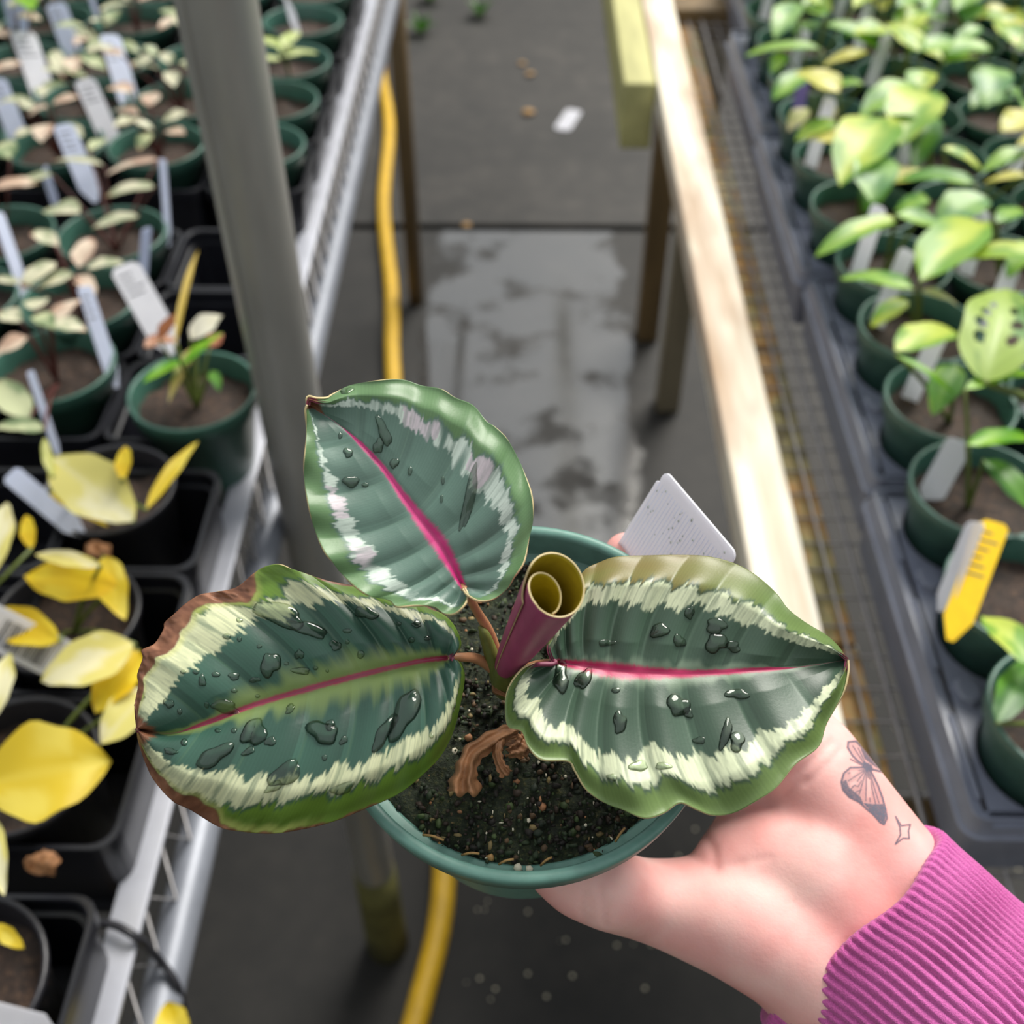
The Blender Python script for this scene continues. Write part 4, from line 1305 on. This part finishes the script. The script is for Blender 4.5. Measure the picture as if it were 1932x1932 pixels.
    rib = {'top': 11, 'left': 7.5, 'right': 10.5}[key] * wmod
    pk = 1 - sstep(0.5, 1.25, at * hw / (rib * (0.8 + 0.4 * fbm(st * 120, sg, 81, 2)) + 1e-4))
    C = C * (1 - pk[..., None]) + pink[None, None] * pk[..., None]
    core = 1 - sstep(0.1, 0.35, at * hw / (rib + 1e-4))
    C = C * (1 - 0.35 * core[..., None] * pk[..., None])
    # dead brown parts
    br = lin((128, 84, 60)); br2 = lin((84, 48, 34)); br3 = lin((178, 126, 96))
    if key == 'left':
        lim = np.where(T > 0, 0.985 - 0.11 * sstep(.52, .60, S) + 0.03 * np.sin(S * 30), 1.0 - 0.09 * sstep(.70, .78, S) - 0.02 * sstep(.35, .45, S)) + 0.05 * (fbm(S * 40, sg * 3, 91, 3) - .5)
        b = np.maximum(sstep(0.0, 0.02, at - lim), sstep(0.955, 0.97, S + 0.02 * (fbm(at * 12, S * 3, 5) - .5)) * (at < 2))
        b = np.maximum(b, sstep(0.0, 0.02, 0.028 - S + 0.02 * (at - .6)) * (T > 0) * sstep(0.3, 0.5, at))
    elif key == 'top':
        b = sstep(0.955, 0.965, S + 0.01 * (fbm(at * 9, S, 2) - .5)) * np.where(T > 0, 1, sstep(.985, .99, S))
    else:
        b = sstep(0.975, 0.985, S) * sstep(0.75, 0.85, at)
    bt = fbm(S * 60, T * 10, 95, 3)[..., None]
    bc = np.where(bt < .5, br2 + (br - br2) * bt * 2, br + (br3 - br) * (bt - .5) * 2)
    if key == 'left':
        halo = (sstep(-0.06, 0.0, at - lim) * sstep(.5, .6, S))[..., None] * (1 - b[..., None]) * 0.5
        C = C * (1 - halo) + lin((206, 206, 120))[None, None] * halo
    C = C * (1 - b[..., None]) + bc * b[..., None]
    V = P.reshape(-1, 3); F = [q[::-1] for q in grid_faces(NS, 2 * NT_ - 1)]
    # drop collapsed cells at the two ends
    o = part('leaf', V, F, [M['heroleaf'], M['leafrim'], M['leafback']], hero, col=np.clip(C.reshape(-1, 3), 0, 1))
    o['label'] = label
    md = o.modifiers.new('thickness', 'SOLIDIFY'); md.thickness = 0.00045; md.offset = -1; md.use_rim = True
    md.material_offset = 2; md.material_offset_rim = 1
    HEROBVH[key] = BVHTree.FromPolygons([Vector(p) for p in V], [tuple(q) for q in F])
    HEROPART[key] = o
    # does the outer side face the camera?
    me = o.data
    k = len(me.polygons) // 2 + NT_ // 2
    nrm = np.array(me.polygons[k].normal); cen = np.array(me.polygons[k].center) + OFFS[hero.name]
    if nrm @ (CAM - cen) < 0:
        me.flip_normals()
    return o


build_hero('top', 'upright round leaf with a bright pink midrib')
build_hero('left', 'wet leaf with a browned dead margin')
build_hero('right', 'broad wavy leaf reaching over the wrist')


def cast(key, px, py):
    r = Vector(ray(px, py)).normalized()
    hit = HEROBVH[key].ray_cast(Vector(CAM), r)
    if hit[0] is None: return None, None
    n = np.array(hit[1]); p = np.array(hit[0])
    if n @ (CAM - p) < 0: n = -n
    return p, n


def water(key, px, py, rx, ry, rot=0, hgt=None, seed=0, name='water_droplet'):
    """domed film of water lying on the leaf"""
    nr, sg = 6, 22
    a = math.radians(rot); P = []; ok = True
    g = np.random.default_rng(seed + int(px) * 7 + int(py))
    ph = g.uniform(0, 6, 4)
    hgt = hgt or min(rx, ry) * 0.24 / FPX * 0.42
    for i in range(nr + 1):
        q = math.sin(i / nr * math.pi / 2)
        for k in range(sg if i else 1):
            th = 2 * math.pi * k / sg
            w = 1 + (0.16 * math.sin(2 * th + ph[0]) + 0.12 * math.sin(3 * th + ph[1]) + 0.07 * math.sin(5 * th + ph[2])) * (1 if max(rx, ry) > 9 else 0.35)
            x, y = q * w * rx * math.cos(th), q * w * ry * math.sin(th)
            p, n = cast(key, px + x * math.cos(a) - y * math.sin(a), py + x * math.sin(a) + y * math.cos(a))
            if p is None: return
            P.append(p + n * (0.00004 + hgt * math.sqrt(max(0, 1 - q * q))))
    F = [(0, 1 + (k + 1) % sg, 1 + k) for k in range(sg)]
    for i in range(nr - 1):
        b = 1 + i * sg
        for k in range(sg):
            F.append((b + k, b + (k + 1) % sg, b + sg + (k + 1) % sg, b + sg + k))
    part(name, np.array(P), F, M['water'], HEROPART[key])


def cpts(x0, y0, s, L):
    return [(x0 + q[0] * s, y0 + q[1] * s, q[2] * s, q[3] * s, *(q[4:] or (0,))) for q in L]


for q in cpts(240, 1040, .3416, [(840, 350, 170, 55, 18), (1000, 430, 110, 40, 22), (790, 625, 55, 70, 0), (540, 860, 80, 36, 5), (1530, 900, 60, 160, 20), (1420, 1000, 40, 110, 30), (1080, 1000, 80, 70, 30), (870, 1230, 120, 50, -30),
                                   (480, 1130, 110, 50, -25), (700, 1000, 60, 90, 30), (230, 840, 30, 26, 0), (950, 570, 24, 30, 0), (415, 715, 24, 30, 0), (590, 690, 36, 20, 0), (490, 680, 24, 16, 0), (705, 710, 30, 16, 0), (380, 665, 20, 14, 0), (310, 665, 16, 12, 0),
                                   (240, 1105, 40, 18, 0), (315, 1055, 20, 20, 0), (670, 1105, 36, 22, -20), (790, 1050, 40, 22, -20), (1195, 1045, 30, 18, -30), (1090, 1140, 14, 18, 0), (900, 870, 34, 20, -40), (620, 380, 18, 14, 0), (550, 470, 24, 16, 0),
                                   (620, 485, 14, 14, 0), (730, 525, 14, 12, 0), (1150, 520, 36, 26, 0), (1215, 500, 12, 14, 0), (1215, 440, 24, 14, 0), (1290, 570, 20, 24, 0), (1500, 400, 16, 12, 0), (1600, 400, 30, 20, 0), (1570, 490, 20, 16, 0),
                                   (1320, 340, 60, 40, 10), (960, 660, 46, 24, 0), (590, 770, 18, 12, 0), (440, 850, 14, 18, 0), (290, 885, 14, 18, 0), (720, 800, 14, 10, 0), (1120, 960, 26, 30, 0), (1680, 1020, 14, 14, 0), (1660, 480, 20, 14, 0),
                                   (500, 990, 18, 12, 0), (590, 990, 18, 14, -20), (1190, 1310, 60, 36, -20), (810, 1300, 60, 24, -20), (1800, 860, 10, 14, 0), (1040, 645, 14, 12, 0), (1105, 660, 10, 10, 0), (880, 620, 14, 10, 0), (800, 130, 90, 40, -10)]):
    water('left', *q[:4], rot=q[4])
for q in cpts(930, 1020, .3571, [(880, 475, 46, 44, 0), (985, 530, 36, 32, 0), (1180, 540, 56, 56, 0), (1180, 450, 60, 40, 10), (1040, 380, 26, 36, 0), (360, 720, 44, 80, 0), (480, 730, 40, 60, 20), (980, 870, 60, 60, 10), (1030, 910, 30, 26, 0),
                                   (670, 960, 36, 60, 10), (1290, 810, 60, 30, 0), (1090, 1055, 30, 22, 0), (1230, 1020, 30, 80, 10), (1290, 1060, 44, 50, 0), (770, 1190, 50, 30, 10), (900, 1190, 40, 22, 10), (630, 1250, 26, 20, 0), (650, 790, 24, 16, 0),
                                   (1270, 560, 40, 30, 0), (600, 540, 40, 20, 0)]):
    water('right', *q[:4], rot=q[4])
for q in cpts(560, 690, .2484, [(660, 500, 46, 110, -20), (410, 880, 70, 40, 20), (520, 905, 26, 18, 0), (130, 1140, 28, 46, 0), (390, 660, 40, 34, 0), (620, 610, 40, 60, 0), (740, 740, 34, 40, 0), (860, 800, 18, 34, 0), (1310, 1000, 36, 300, 12),
                                  (1110, 870, 14, 34, 0), (1100, 1010, 12, 34, 0), (380, 190, 50, 24, -20), (330, 530, 16, 26, 0)]):
    water('top', *q[:4], rot=q[4])

# ------------------------------------------------------------------ petioles, crown, rolled leaf, dry leaf
CROWN = PD(952, 1284, 0.2585)


def ptube(name, pts, rads, mat, seg=14, n=24):
    P = smooth_path([PD(*p) for p in pts], n)
    r = np.interp(np.linspace(0, 1, n), np.linspace(0, 1, len(rads)), rads)
    v, f = tube(P, r, seg); return part(name, v, f, M[mat], hero)


ptube('petiole', [(950, 1280, .258), (926, 1200, .2500), (898, 1150, .2420), (873, 1107, .2336)], [.0013, .0012, .0010, .0009], 'petiole')
ptube('petiole', [(950, 1278, .2575), (905, 1245, .2500), (872, 1240, .2450), (846, 1241, .2424)], [.0014, .0012, .0010, .0008], 'petiole')
ptube('petiole', [(958, 1280, .2575), (1000, 1258, .2520), (1030, 1250, .2465), (1052, 1249, .2443)], [.0012, .0010, .0008, .0007], 'petiole')
ptube('crown_sheath', [(956, 1300, .2625), (952, 1282, .2575), (948, 1262, .2520), (944, 1248, .2485)], [.0030, .0031, .0024, .0010], 'sheath')
ptube('crown_sheath', [(945, 1290, .2600), (932, 1250, .2520), (915, 1200, .2470), (905, 1182, .2455)], [.0022, .0018, .0013, .0004], 'sheath')
ptube('crown_sheath', [(962, 1296, .2600), (980, 1276, .2540), (1000, 1258, .2505)], [.0022, .0018, .0006], 'sheath')


def rolled():
    a = PD(952, 1262, 0.2520); b = PD(1049, 1104, 0.2140)
    ax = b - a; L = np.linalg.norm(ax); ax /= L
    u = RT - ax * (RT @ ax); u /= np.linalg.norm(u); w = np.cross(ax, u)
    if w @ UP < 0: w = -w
    nu, nv = 150, 40
    th0 = math.radians(205); span = math.radians(360 + 250)
    V = []; C = []
    for i in range(nu):
        q = i / (nu - 1)
        th = th0 - span * q
        for j in range(nv):
            k = j / (nv - 1)
            R = (0.0021 + 0.0040 * k ** 0.72) * (1 - 0.06 * q if q < .55 else (1 - 0.06 * .55) - (q - .55) / .45 * 0.62)
            top = 1 + 0.045 * math.cos(th - math.radians(130)) * (1 if q < .55 else .3) - 0.10 * sstep(0.55, 1, q) - 0.10 * (1 - sstep(0.0, 0.09, q))
            cx = (-0.0009 * sstep(.5, 1, q)) * k; cy = (-0.0022 * sstep(.5, 1, q)) * k
            p = a + ax * (L * (0.0 + k * top)) + u * (R * math.cos(th) + cx) + w * (R * math.sin(th) + cy)
            V.append(p)
    return np.array(V), grid_faces(nu, nv)


v, f = rolled()
ro = part('rolled_leaf', v, f, [M['rollout'], M['leafrim'], M['rollin']], hero)
ro['label'] = 'young leaf rolled into a purple tube with a yellow inside'
md = ro.modifiers.new('thickness', 'SOLIDIFY'); md.thickness = 0.00040; md.offset = 0; md.material_offset = 2; md.material_offset_rim = 1
# outward normals must point outside
me = ro.data
k = 10 * 39 + 20
cc = np.array(me.polygons[k].center) + OFFS[hero.name]
axm = PD(952, 1262, 0.2520) * .5 + PD(1049, 1104, 0.2140) * .5
if np.array(me.polygons[k].normal) @ (cc - axm) < 0: me.flip_normals()


def dry_strip(path, widths, seed, name='dried_leaf', n=40, m=15, curl=0.9):
    P = smooth_path([PD(*p) for p in path], n)
    W = np.interp(np.linspace(0, 1, n), np.linspace(0, 1, len(widths)), widths)
    V = []
    for i in range(n):
        d = P[min(i + 1, n - 1)] - P[max(i - 1, 0)]; d /= np.linalg.norm(d)
        sd = np.cross(d, -FW); sd /= np.linalg.norm(sd); nr = np.cross(sd, d)
        if nr @ FW > 0: nr = -nr
        for j in range(m):
            t = -1 + 2 * j / (m - 1)
            px = W[i] * 0.25 / FPX / 2
            bend = curl * (1 - t * t) * px * 1.1
            wr = px * 0.38 * math.sin(t * 6.5 + seed + i * 0.10) * (0.4 + i / n)
            wr += px * 0.35 * (fbm(i * 0.3 + seed, t * 2.5, seed) - .5) * 2
            V.append(P[i] + sd * t * px * (1 + 0.12 * math.sin(i * 0.9 + seed + t)) + nr * (bend + wr) + d * px * 0.25 * math.sin(t * 7 + seed) * (i / n) ** 3)
    v = np.array(V)
    o = part(name, v, grid_faces(n, m), M['dry'], hero)
    md = o.modifiers.new('thickness', 'SOLIDIFY'); md.thickness = 0.0003
    return o


q = lambda x, y, d: (690 + x * .3209, 1280 + y * .3209, d)
dry_strip([q(880, 300, .2560), q(780, 340, .2525), q(640, 430, .2480), q(590, 540, .2455), q(575, 660, .2455)], [26, 34, 38, 42, 66], 1)
dry_strip([q(800, 330, .2530), q(775, 420, .2495), q(790, 500, .2480), q(828, 560, .2480)], [24, 20, 18, 26], 4)
dry_strip([q(960, 360, .2590), q(900, 400, .2570), q(820, 420, .2550)], [40, 46, 26], 7)
dry_strip([q(800, 20, .2580), q(770, 60, .2575), q(830, 100, .2560)], [18, 22, 10], 9, n=20)

# ------------------------------------------------------------------ white tag standing in the held pot
def quad_tag():
    T0 = PD(1256, 884, 0.2790); T1 = PD(1394, 1046, 0.2640)      # top edge of the tag
    ed = T1 - T0; W = np.linalg.norm(ed); ed /= W
    B0 = PD(1166, 1094, 0.2980)
    dn = B0 - T0; dn -= ed * (dn @ ed); dn /= np.linalg.norm(dn)
    nr = np.cross(ed, dn)
    if nr @ (CAM - T0) < 0: nr = -nr
    r = 0.0022; L = 0.052; o = []
    for cx, cy, a0 in ((W - r, r, -90), (r, r, 180)):
        for k in range(7):
            a = math.radians(a0 + 90 * k / 6); o.append((cx + r * math.cos(a), cy + r * math.sin(a)))
    o2 = o[:7] + o[7:]
    # order: right corner (top->right side), down, narrow, back up to left corner
    ring = [(W - r + r * math.cos(a), r + r * math.sin(a)) for a in np.radians(np.linspace(-90, 0, 7))]
    ring += [(W, L * 0.6), (W * 0.62, L), (W * 0.38, L), (0, L * 0.6), (0, 0.0042), (0.0009, 0.0036), (0.0007, 0.0026)]
    ring += [(0.0007 + r * 0.8 + r * 0.8 * math.cos(a), r * 0.8 + r * 0.8 * math.sin(a)) for a in np.radians(np.linspace(180, 270, 6))]
    m = len(ring); th = 0.0007
    v = [T0 + ed * x + dn * y + nr * (th * k) for k in (0, 1) for x, y in ring]
    f = [tuple(range(m)), tuple(range(2 * m - 1, m - 1, -1))] + [(i, m + i, m + (i + 1) % m, (i + 1) % m) for i in range(m)]
    t = thing('plant_tag', tuple(v[8]), 'white plastic tag wet with drops standing in the held pot', 'tag')
    part('blade', v, f, M['tagwhite'], t, smooth=False)
    mb = MB()
    for k in range(26):
        x = 0.0012 + k * (W - 0.0032) / 25
        mb.add([T0 + ed * xx + dn * yy + nr * (th + 0.00005) for xx, yy in ((x, 0.0035), (x + 0.00016, 0.0035), (x + 0.00016, 0.030), (x, 0.030))], [(0, 1, 2, 3)])
    part('ridged_lines', *mb.get(), M['tagblue'], t, smooth=False)
    g = np.random.default_rng(4); mb = MB()
    for k in range(46):
        x, y = g.uniform(0.0015, W - 0.0012), g.uniform(0.002, 0.016)
        s = g.uniform(0.00012, 0.0004)
        q = iv * [s, s * g.uniform(1, 2.2), s * 0.5]
        mb.add(T0 + nr * th + (q[:, :1] + x) * ed + (q[:, 1:2] + y) * dn + q[:, 2:3] * nr, jf)
    tag(part('water_beads', *mb.get(), M['water'], t), 'tiny water beads', kind='stuff')


quad_tag()

# ================================================================== PERSON: HAND, SLEEVE
person = thing('person', tuple(PD(1600, 1730, 0.30)), 'hand in a magenta ribbed sleeve with butterfly tattoo gripping the green pot', 'person')


def capsule(a, b, ra, rb, seg=18, rings=6):
    a = np.asarray(a, float); b = np.asarray(b, float)
    d = b - a; L = np.linalg.norm(d); d /= L; u, w = frame_of(d)
    prof = [(-ra * math.cos(t), ra * math.sin(t)) for t in np.linspace(0.001, math.pi / 2, rings)]
    prof += [(L + rb * math.sin(t), rb * math.cos(t)) for t in np.linspace(0, math.pi / 2 - 0.001, rings)]
    v = []; f = []
    for z, r in prof:
        for k in range(seg):
            an = 2 * math.pi * k / seg
            v.append(a + d * z + r * (math.cos(an) * u + math.sin(an) * w))
    n = len(prof)
    for i in range(n - 1):
        for k in range(seg): f.append((i * seg + k, i * seg + (k + 1) % seg, (i + 1) * seg + (k + 1) % seg, (i + 1) * seg + k))
    f.append(tuple(range(seg - 1, -1, -1))); f.append(tuple((n - 1) * seg + k for k in range(seg)))
    return v, f


def chain(J):
    """J: list of (point, radius)"""
    mb = MB()
    for (a, ra), (b, rb) in zip(J[:-1], J[1:]):
        mb.add(*capsule(a, b, ra, rb))
    return mb.get()


H = MB()
# forearm and wrist: two parallel bones wide
H.add(*chain([(PD(2080, 2080, .285), .023), (PD(1772, 1760, .290), .0175), (PD(1664, 1638, .292), .0158), (PD(1578, 1522, .298), .0155), (PD(1510, 1432, .304), .0155)]))
H.add(*chain([(PD(1900, 2250, .285), .023), (PD(1600, 1905, .286), .0165), (PD(1500, 1796, .284), .0158), (PD(1400, 1742, .286), .0152), (PD(1310, 1715, .289), .0134)]))
H.add(*chain([(PD(1800, 1990, .290), .024), (PD(1600, 1730, .2895), .0185), (PD(1540, 1660, .2905), .0172), (PD(1450, 1630, .2945), .0150), (PD(1400, 1640, .2945), .0135)]))
# thumb: lies against the near wall of the pot
def on_wall(px, py, r):
    d = 0.300
    while d > 0.25:
        p = PD(px, py, d) - RIMC; h = -(p @ NRM); rd = np.hypot(p @ E1, p @ E2)
        if h <= 0.0265 + r: break
        d -= 0.0005
    return PD(px, py, d)


H.add(*chain([(PD(1310, 1715, .289), .0134), (PD(1215, 1697, .2890), .0106), (on_wall(1150, 1680, .0100), .0100), (on_wall(1092, 1658, .0098), .0098), (on_wall(1052, 1634, .0086), .0086)]))
# web between thumb and index
H.add(*chain([(PD(1372, 1676, .294), .0118), (PD(1412, 1590, .302), .0112), (PD(1460, 1520, .308), .0120)]))
# palm mass under the pot side
H.add(*chain([(PD(1560, 1560, .312), .017), (PD(1470, 1470, .322), .016)]))
H.add(*chain([(PD(1600, 1600, .318), .017), (PD(1500, 1470, .335), .0155), (PD(1460, 1420, .345), .013)]))
# fingers wrap round the far side of the pot
FING = [(0.022, 0.0088, [(12, .0560), (28, .0500), (44, .0505), (58, .0530)], (1500, 1440, .304), .0140),
        (0.038, 0.0088, [(16, .0545), (34, .0465), (54, .0450), (74, .0445)], (1486, 1430, .322), .0135),
        (0.054, 0.0084, [(20, .0520), (38, .0430), (56, .0410), (74, .0405)], (1472, 1415, .338), .0130),
        (0.069, 0.0072, [(22, .0480), (38, .0390), (54, .0370), (68, .0365)], (1456, 1400, .352), .0120)]
for fi, (hh, fr, seq, kn, kr) in enumerate(FING):
    J = [(PD(*kn), kr)]
    for q, (an, rr) in enumerate(seq):
        lift = 0.0027 * q if fi == 0 else 0
        J.append((PL(an, hh - lift, rr), fr * (1.06 if q == 1 else 1.0 - 0.06 * q)))
    H.add(*chain(J))
hv, hf = H.get()
hme = mesh('hand', hv, hf)
ho = bpy.data.objects.new('hand_build', hme); COL.objects.link(ho)
md = ho.modifiers.new('r', 'REMESH'); md.mode = 'VOXEL'; md.voxel_size = 0.0011
md = ho.modifiers.new('s', 'SMOOTH'); md.factor = 0.6; md.iterations = 48
dg = bpy.context.evaluated_depsgraph_get(); dg.update()
fin = bpy.data.meshes.new_from_object(ho.evaluated_get(dg))
bpy.data.objects.remove(ho, do_unlink=True)
n = len(fin.vertices); co = np.empty(n * 3); fin.vertices.foreach_get('co', co); co = co.reshape(-1, 3)
no = np.empty(n * 3); fin.vertices.foreach_get('normal', no); no = no.reshape(-1, 3)
q = co - CAM; dd = q @ FW
hx = 966 + FPX * (q @ RT) / dd; hy = 966 - FPX * (q @ UP) / dd
# push the surface out of the pot
rel = co - RIMC; hgt = -(rel @ NRM); rad3 = rel + hgt[:, None] * NRM; rad = np.linalg.norm(rad3, axis=1)
wall = 0.0394 - (np.maximum(hgt, 0.009) - 0.009) * 0.216 + 0.0003
und = (hgt > -0.004) & (hgt < 0.0092) & (rad < 0.0468)
co[und] -= NRM * (0.0092 - hgt[und])[:, None]
ins = (hgt > -0.002) & (hgt < 0.088) & (rad < wall)
co[ins] += (rad3[ins] / rad[ins][:, None]) * (wall[ins] - rad[ins])[:, None]
# creases: thumb joint lines, web folds, wrist wrinkles
disp = np.zeros(n)


def crease(pl, w, dep):
    global disp
    pl = np.array(pl, float); best = np.full(n, 1e9)
    for a, b in zip(pl[:-1], pl[1:]):
        ab = b - a; t = np.clip(((hx - a[0]) * ab[0] + (hy - a[1]) * ab[1]) / (ab @ ab), 0, 1)
        best = np.minimum(best, np.hypot(hx - a[0] - ab[0] * t, hy - a[1] - ab[1] * t))
    disp -= dep * np.exp(-(best / w) ** 2)


front = (no * (CAM - co)).sum(1) > 0
for pl, w, dp in (([(1100, 1680), (1098, 1720), (1106, 1740)], 5, .00055), ([(1128, 1668), (1136, 1700), (1142, 1745)], 5, .00055), ([(1112, 1690), (1116, 1735)], 5, .0003),
                  ([(1300, 1610), (1350, 1640), (1400, 1628)], 9, .0005), ([(1330, 1575), (1345, 1600), (1350, 1635)], 9, .0006), ([(1420, 1625), (1450, 1618)], 7, .0003),
                  ([(1500, 1462), (1530, 1440), (1570, 1400)], 8, .0005), ([(1520, 1480), (1560, 1445), (1585, 1415)], 7, .0004), ([(1480, 1500), (1520, 1470)], 7, .0003)):
    crease(pl, w, dp)
co += no * (disp * front)[:, None]
off = OFFS[person.name]
fin.vertices.foreach_set('co', (co - off).ravel())
fin.polygons.foreach_set('use_smooth', [True] * len(fin.polygons))
fin.materials.clear(); fin.materials.append(M['skin']); fin.update(); fin.name = 'hand'
hand = place('hand', fin, None, person)
HB = BVHTree.FromPolygons([Vector(p) for p in co], [tuple(p.vertices) for p in fin.polygons])


def in_poly(px, py, poly):
    poly = np.array(poly, float); c = np.zeros(px.shape, bool); j = len(poly) - 1
    for i in range(len(poly)):
        xi, yi = poly[i]; xj, yj = poly[j]
        c ^= ((yi > py) != (yj > py)) & (px < (xj - xi) * (py - yi) / (yj - yi + 1e-12) + xi); j = i
    return c


def stroke(px, py, pl, w):
    best = np.full(px.shape, 1e9); pl = np.array(pl, float)
    for a, b in zip(pl[:-1], pl[1:]):
        ab = b - a; t = np.clip(((px - a[0]) * ab[0] + (py - a[1]) * ab[1]) / (ab @ ab + 1e-9), 0, 1)
        best = np.minimum(best, np.hypot(px - a[0] - ab[0] * t, py - a[1] - ab[1] * t))
    return np.clip(1.3 - best / w, 0, 1)


def tattoo(name, x0, x1, y0, y1, fn, label, step=4.0):
    """coordinates in the enlarged drawing (4.83 per photo pixel); projected on the skin"""
    X, Y = np.meshgrid(np.arange(x0, x1, step), np.arange(y0, y1, step))
    A = fn(X, Y); V = np.zeros((*X.shape, 3)); ok = np.zeros(X.shape, bool)
    for i in range(X.shape[0]):
        for j in range(X.shape[1]):
            r = Vector(ray(1532 + X[i, j] / 4.83, 1250 + Y[i, j] / 4.83)).normalized()
            h = HB.ray_cast(Vector(CAM), r)
            if h[0] is not None:
                nn = h[1] if h[1].dot(r) < 0 else -h[1]
                V[i, j] = np.array(h[0] + nn * 0.00006); ok[i, j] = True
    m = X.shape[1]; use = A > 0.03
    F = [q for q in grid_faces(*X.shape) if all(ok.ravel()[k] for k in q) and any(use.ravel()[k] for k in q)]
    ids = sorted({k for q in F for k in q}); mp = {k: i for i, k in enumerate(ids)}
    v = V.reshape(-1, 3)[ids]; a = A.ravel()[ids]
    o = part(name, v, [tuple(mp[k] for k in q) for q in F], M['ink'], hand, col=np.c_[a, a, a])
    o['label'] = label


W1 = [(330, 725), (400, 718), (450, 770), (500, 830), (560, 870), (610, 930), (655, 1000), (590, 985), (520, 965), (480, 940), (420, 900), (370, 850), (325, 775)]
W2 = [(485, 955), (350, 958), (290, 1010), (268, 1090), (285, 1160), (340, 1225), (430, 1270), (500, 1335), (560, 1385), (620, 1455), (655, 1475), (682, 1420), (670, 1340), (640, 1230), (600, 1120), (560, 1040), (520, 965)]


def butterfly(X, Y):
    A = np.zeros(X.shape)
    for P in (W1, W2):
        A = np.maximum(A, 0.22 * in_poly(X, Y, P)); A = np.maximum(A, 0.85 * stroke(X, Y, P + P[:1], 11))
    A = np.maximum(A, 0.80 * in_poly(X, Y, [(470, 1280), (560, 1290), (650, 1290), (676, 1380), (655, 1475), (560, 1385)]))
    A = np.maximum(A, 0.75 * in_poly(X, Y, [(268, 1090), (310, 1070), (340, 1140), (440, 1220), (470, 1290), (340, 1225), (285, 1160)]))
    A = np.maximum(A, 0.8 * in_poly(X, Y, [(470, 900), (540, 930), (560, 985), (500, 1000), (460, 950)]))
    A = np.maximum(A, 0.7 * in_poly(X, Y, [(440, 780), (560, 870), (640, 990), (560, 940), (480, 880)]))
    for s in ([(490, 970), (330, 1010)], [(490, 975), (330, 1080)], [(490, 980), (360, 1150)], [(492, 985), (430, 1200)], [(495, 985), (490, 1260)], [(505, 985), (530, 1270)], [(510, 985), (580, 1290)], [(520, 985), (610, 1280)],
              [(480, 930), (370, 760)], [(490, 930), (420, 780)], [(480, 950), (350, 880)], [(350, 1110), (420, 1130), (450, 1080)], [(400, 1180), (450, 1160)]):
        A = np.maximum(A, 0.7 * stroke(X, Y, s, 8))
    for P in ([(505, 1050), (530, 1070), (535, 1230), (500, 1235)], [(345, 985), (430, 985), (360, 1040)], [(345, 1100), (400, 1075), (420, 1100), (350, 1130)]):
        A = np.where(in_poly(X, Y, P), 0.08, A)
    return A


def sparkle(X, Y):
    return 0.8 * stroke(X, Y, [(762, 1405), (812, 1488), (895, 1478), (878, 1535), (885, 1605), (828, 1602), (760, 1655), (806, 1570), (800, 1500), (762, 1405)], 9)


tattoo('butterfly_tattoo', 250, 700, 700, 1490, butterfly, 'grey blue butterfly tattoo')
tattoo('sparkle_tattoo', 740, 910, 1390, 1670, sparkle, 'small four pointed sparkle tattoo outline')

# sleeve: ribbed knit tube with a turned cuff
ca = PD(1592, 1736, 0.2905); cb = PD(2230, 2330, 0.272)
ax = cb - ca; SL = np.linalg.norm(ax); ax /= SL
wd = PD(1752, 1566, 0.2905) - PD(1418, 1892, 0.2905); hwid = np.linalg.norm(wd) / 2; wd /= np.linalg.norm(wd)
wd = wd - ax * (wd @ ax); wd /= np.linalg.norm(wd); dpv = np.cross(ax, wd)
if dpv @ FW > 0: dpv = -dpv
NR, NA = 120, 660
RIBS = 84
prof = [(0.004, -0.0040), (0.0015, -0.0034), (0.0, -0.0018), (-0.0004, 0.0), (0.0, 0.0010), (0.0012, 0.0016)] + [(0.0012 + t, 0.0016 + g) for t, g in zip(np.linspace(0.002, 0.12, NR - 6), 0.007 * sstep(0.02, 0.09, np.linspace(0.002, 0.12, NR - 6)))]
V = []
th = np.linspace(0, 2 * math.pi, NA, endpoint=False)
for i, (z, g) in enumerate(prof):
    z = max(z, -0.001)
    wob = 0.0007 * np.sin(3 * th + 40 * z) + 0.0006 * np.sin(2 * th - 60 * z)
    tw = th + 0.10 * math.sin(z * 50) * np.sin(th * 1.0) + 0.008 * np.sin(z * 130 + 5 * th)
    rib = 0.00046 * (np.abs(np.cos(tw * RIBS / 2)) ** 0.7 - 0.5) * 2 * min(1, 0.4 + i / 8)
    stitch = 0.00010 * np.sin(z * 2 * math.pi / 0.0011 + tw * RIBS)
    r1 = hwid + g + rib + wob + stitch; r2 = 0.0225 + g * 1.0 + rib + wob + stitch
    sk = 0.0035 * np.cos(th) ** 2 * 0
    V.append(ca + ax * z + (np.cos(th) * r1)[:, None] * wd + (np.sin(th) * r2)[:, None] * dpv + (ax[None] * (0.0020 * np.sin(2 * th + 0.6) + 0.0006 * np.sin(7 * th))[:, None] * max(0, 1 - z / 0.02)))
V = np.concatenate(V)
F = [(i * NA + k, i * NA + (k + 1) % NA, (i + 1) * NA + (k + 1) % NA, (i + 1) * NA + k) for i in range(len(prof) - 1) for k in range(NA)]
sl = part('sleeve', V, F, M['knit'], person)
sl['label'] = 'magenta ribbed knit sleeve cuff'
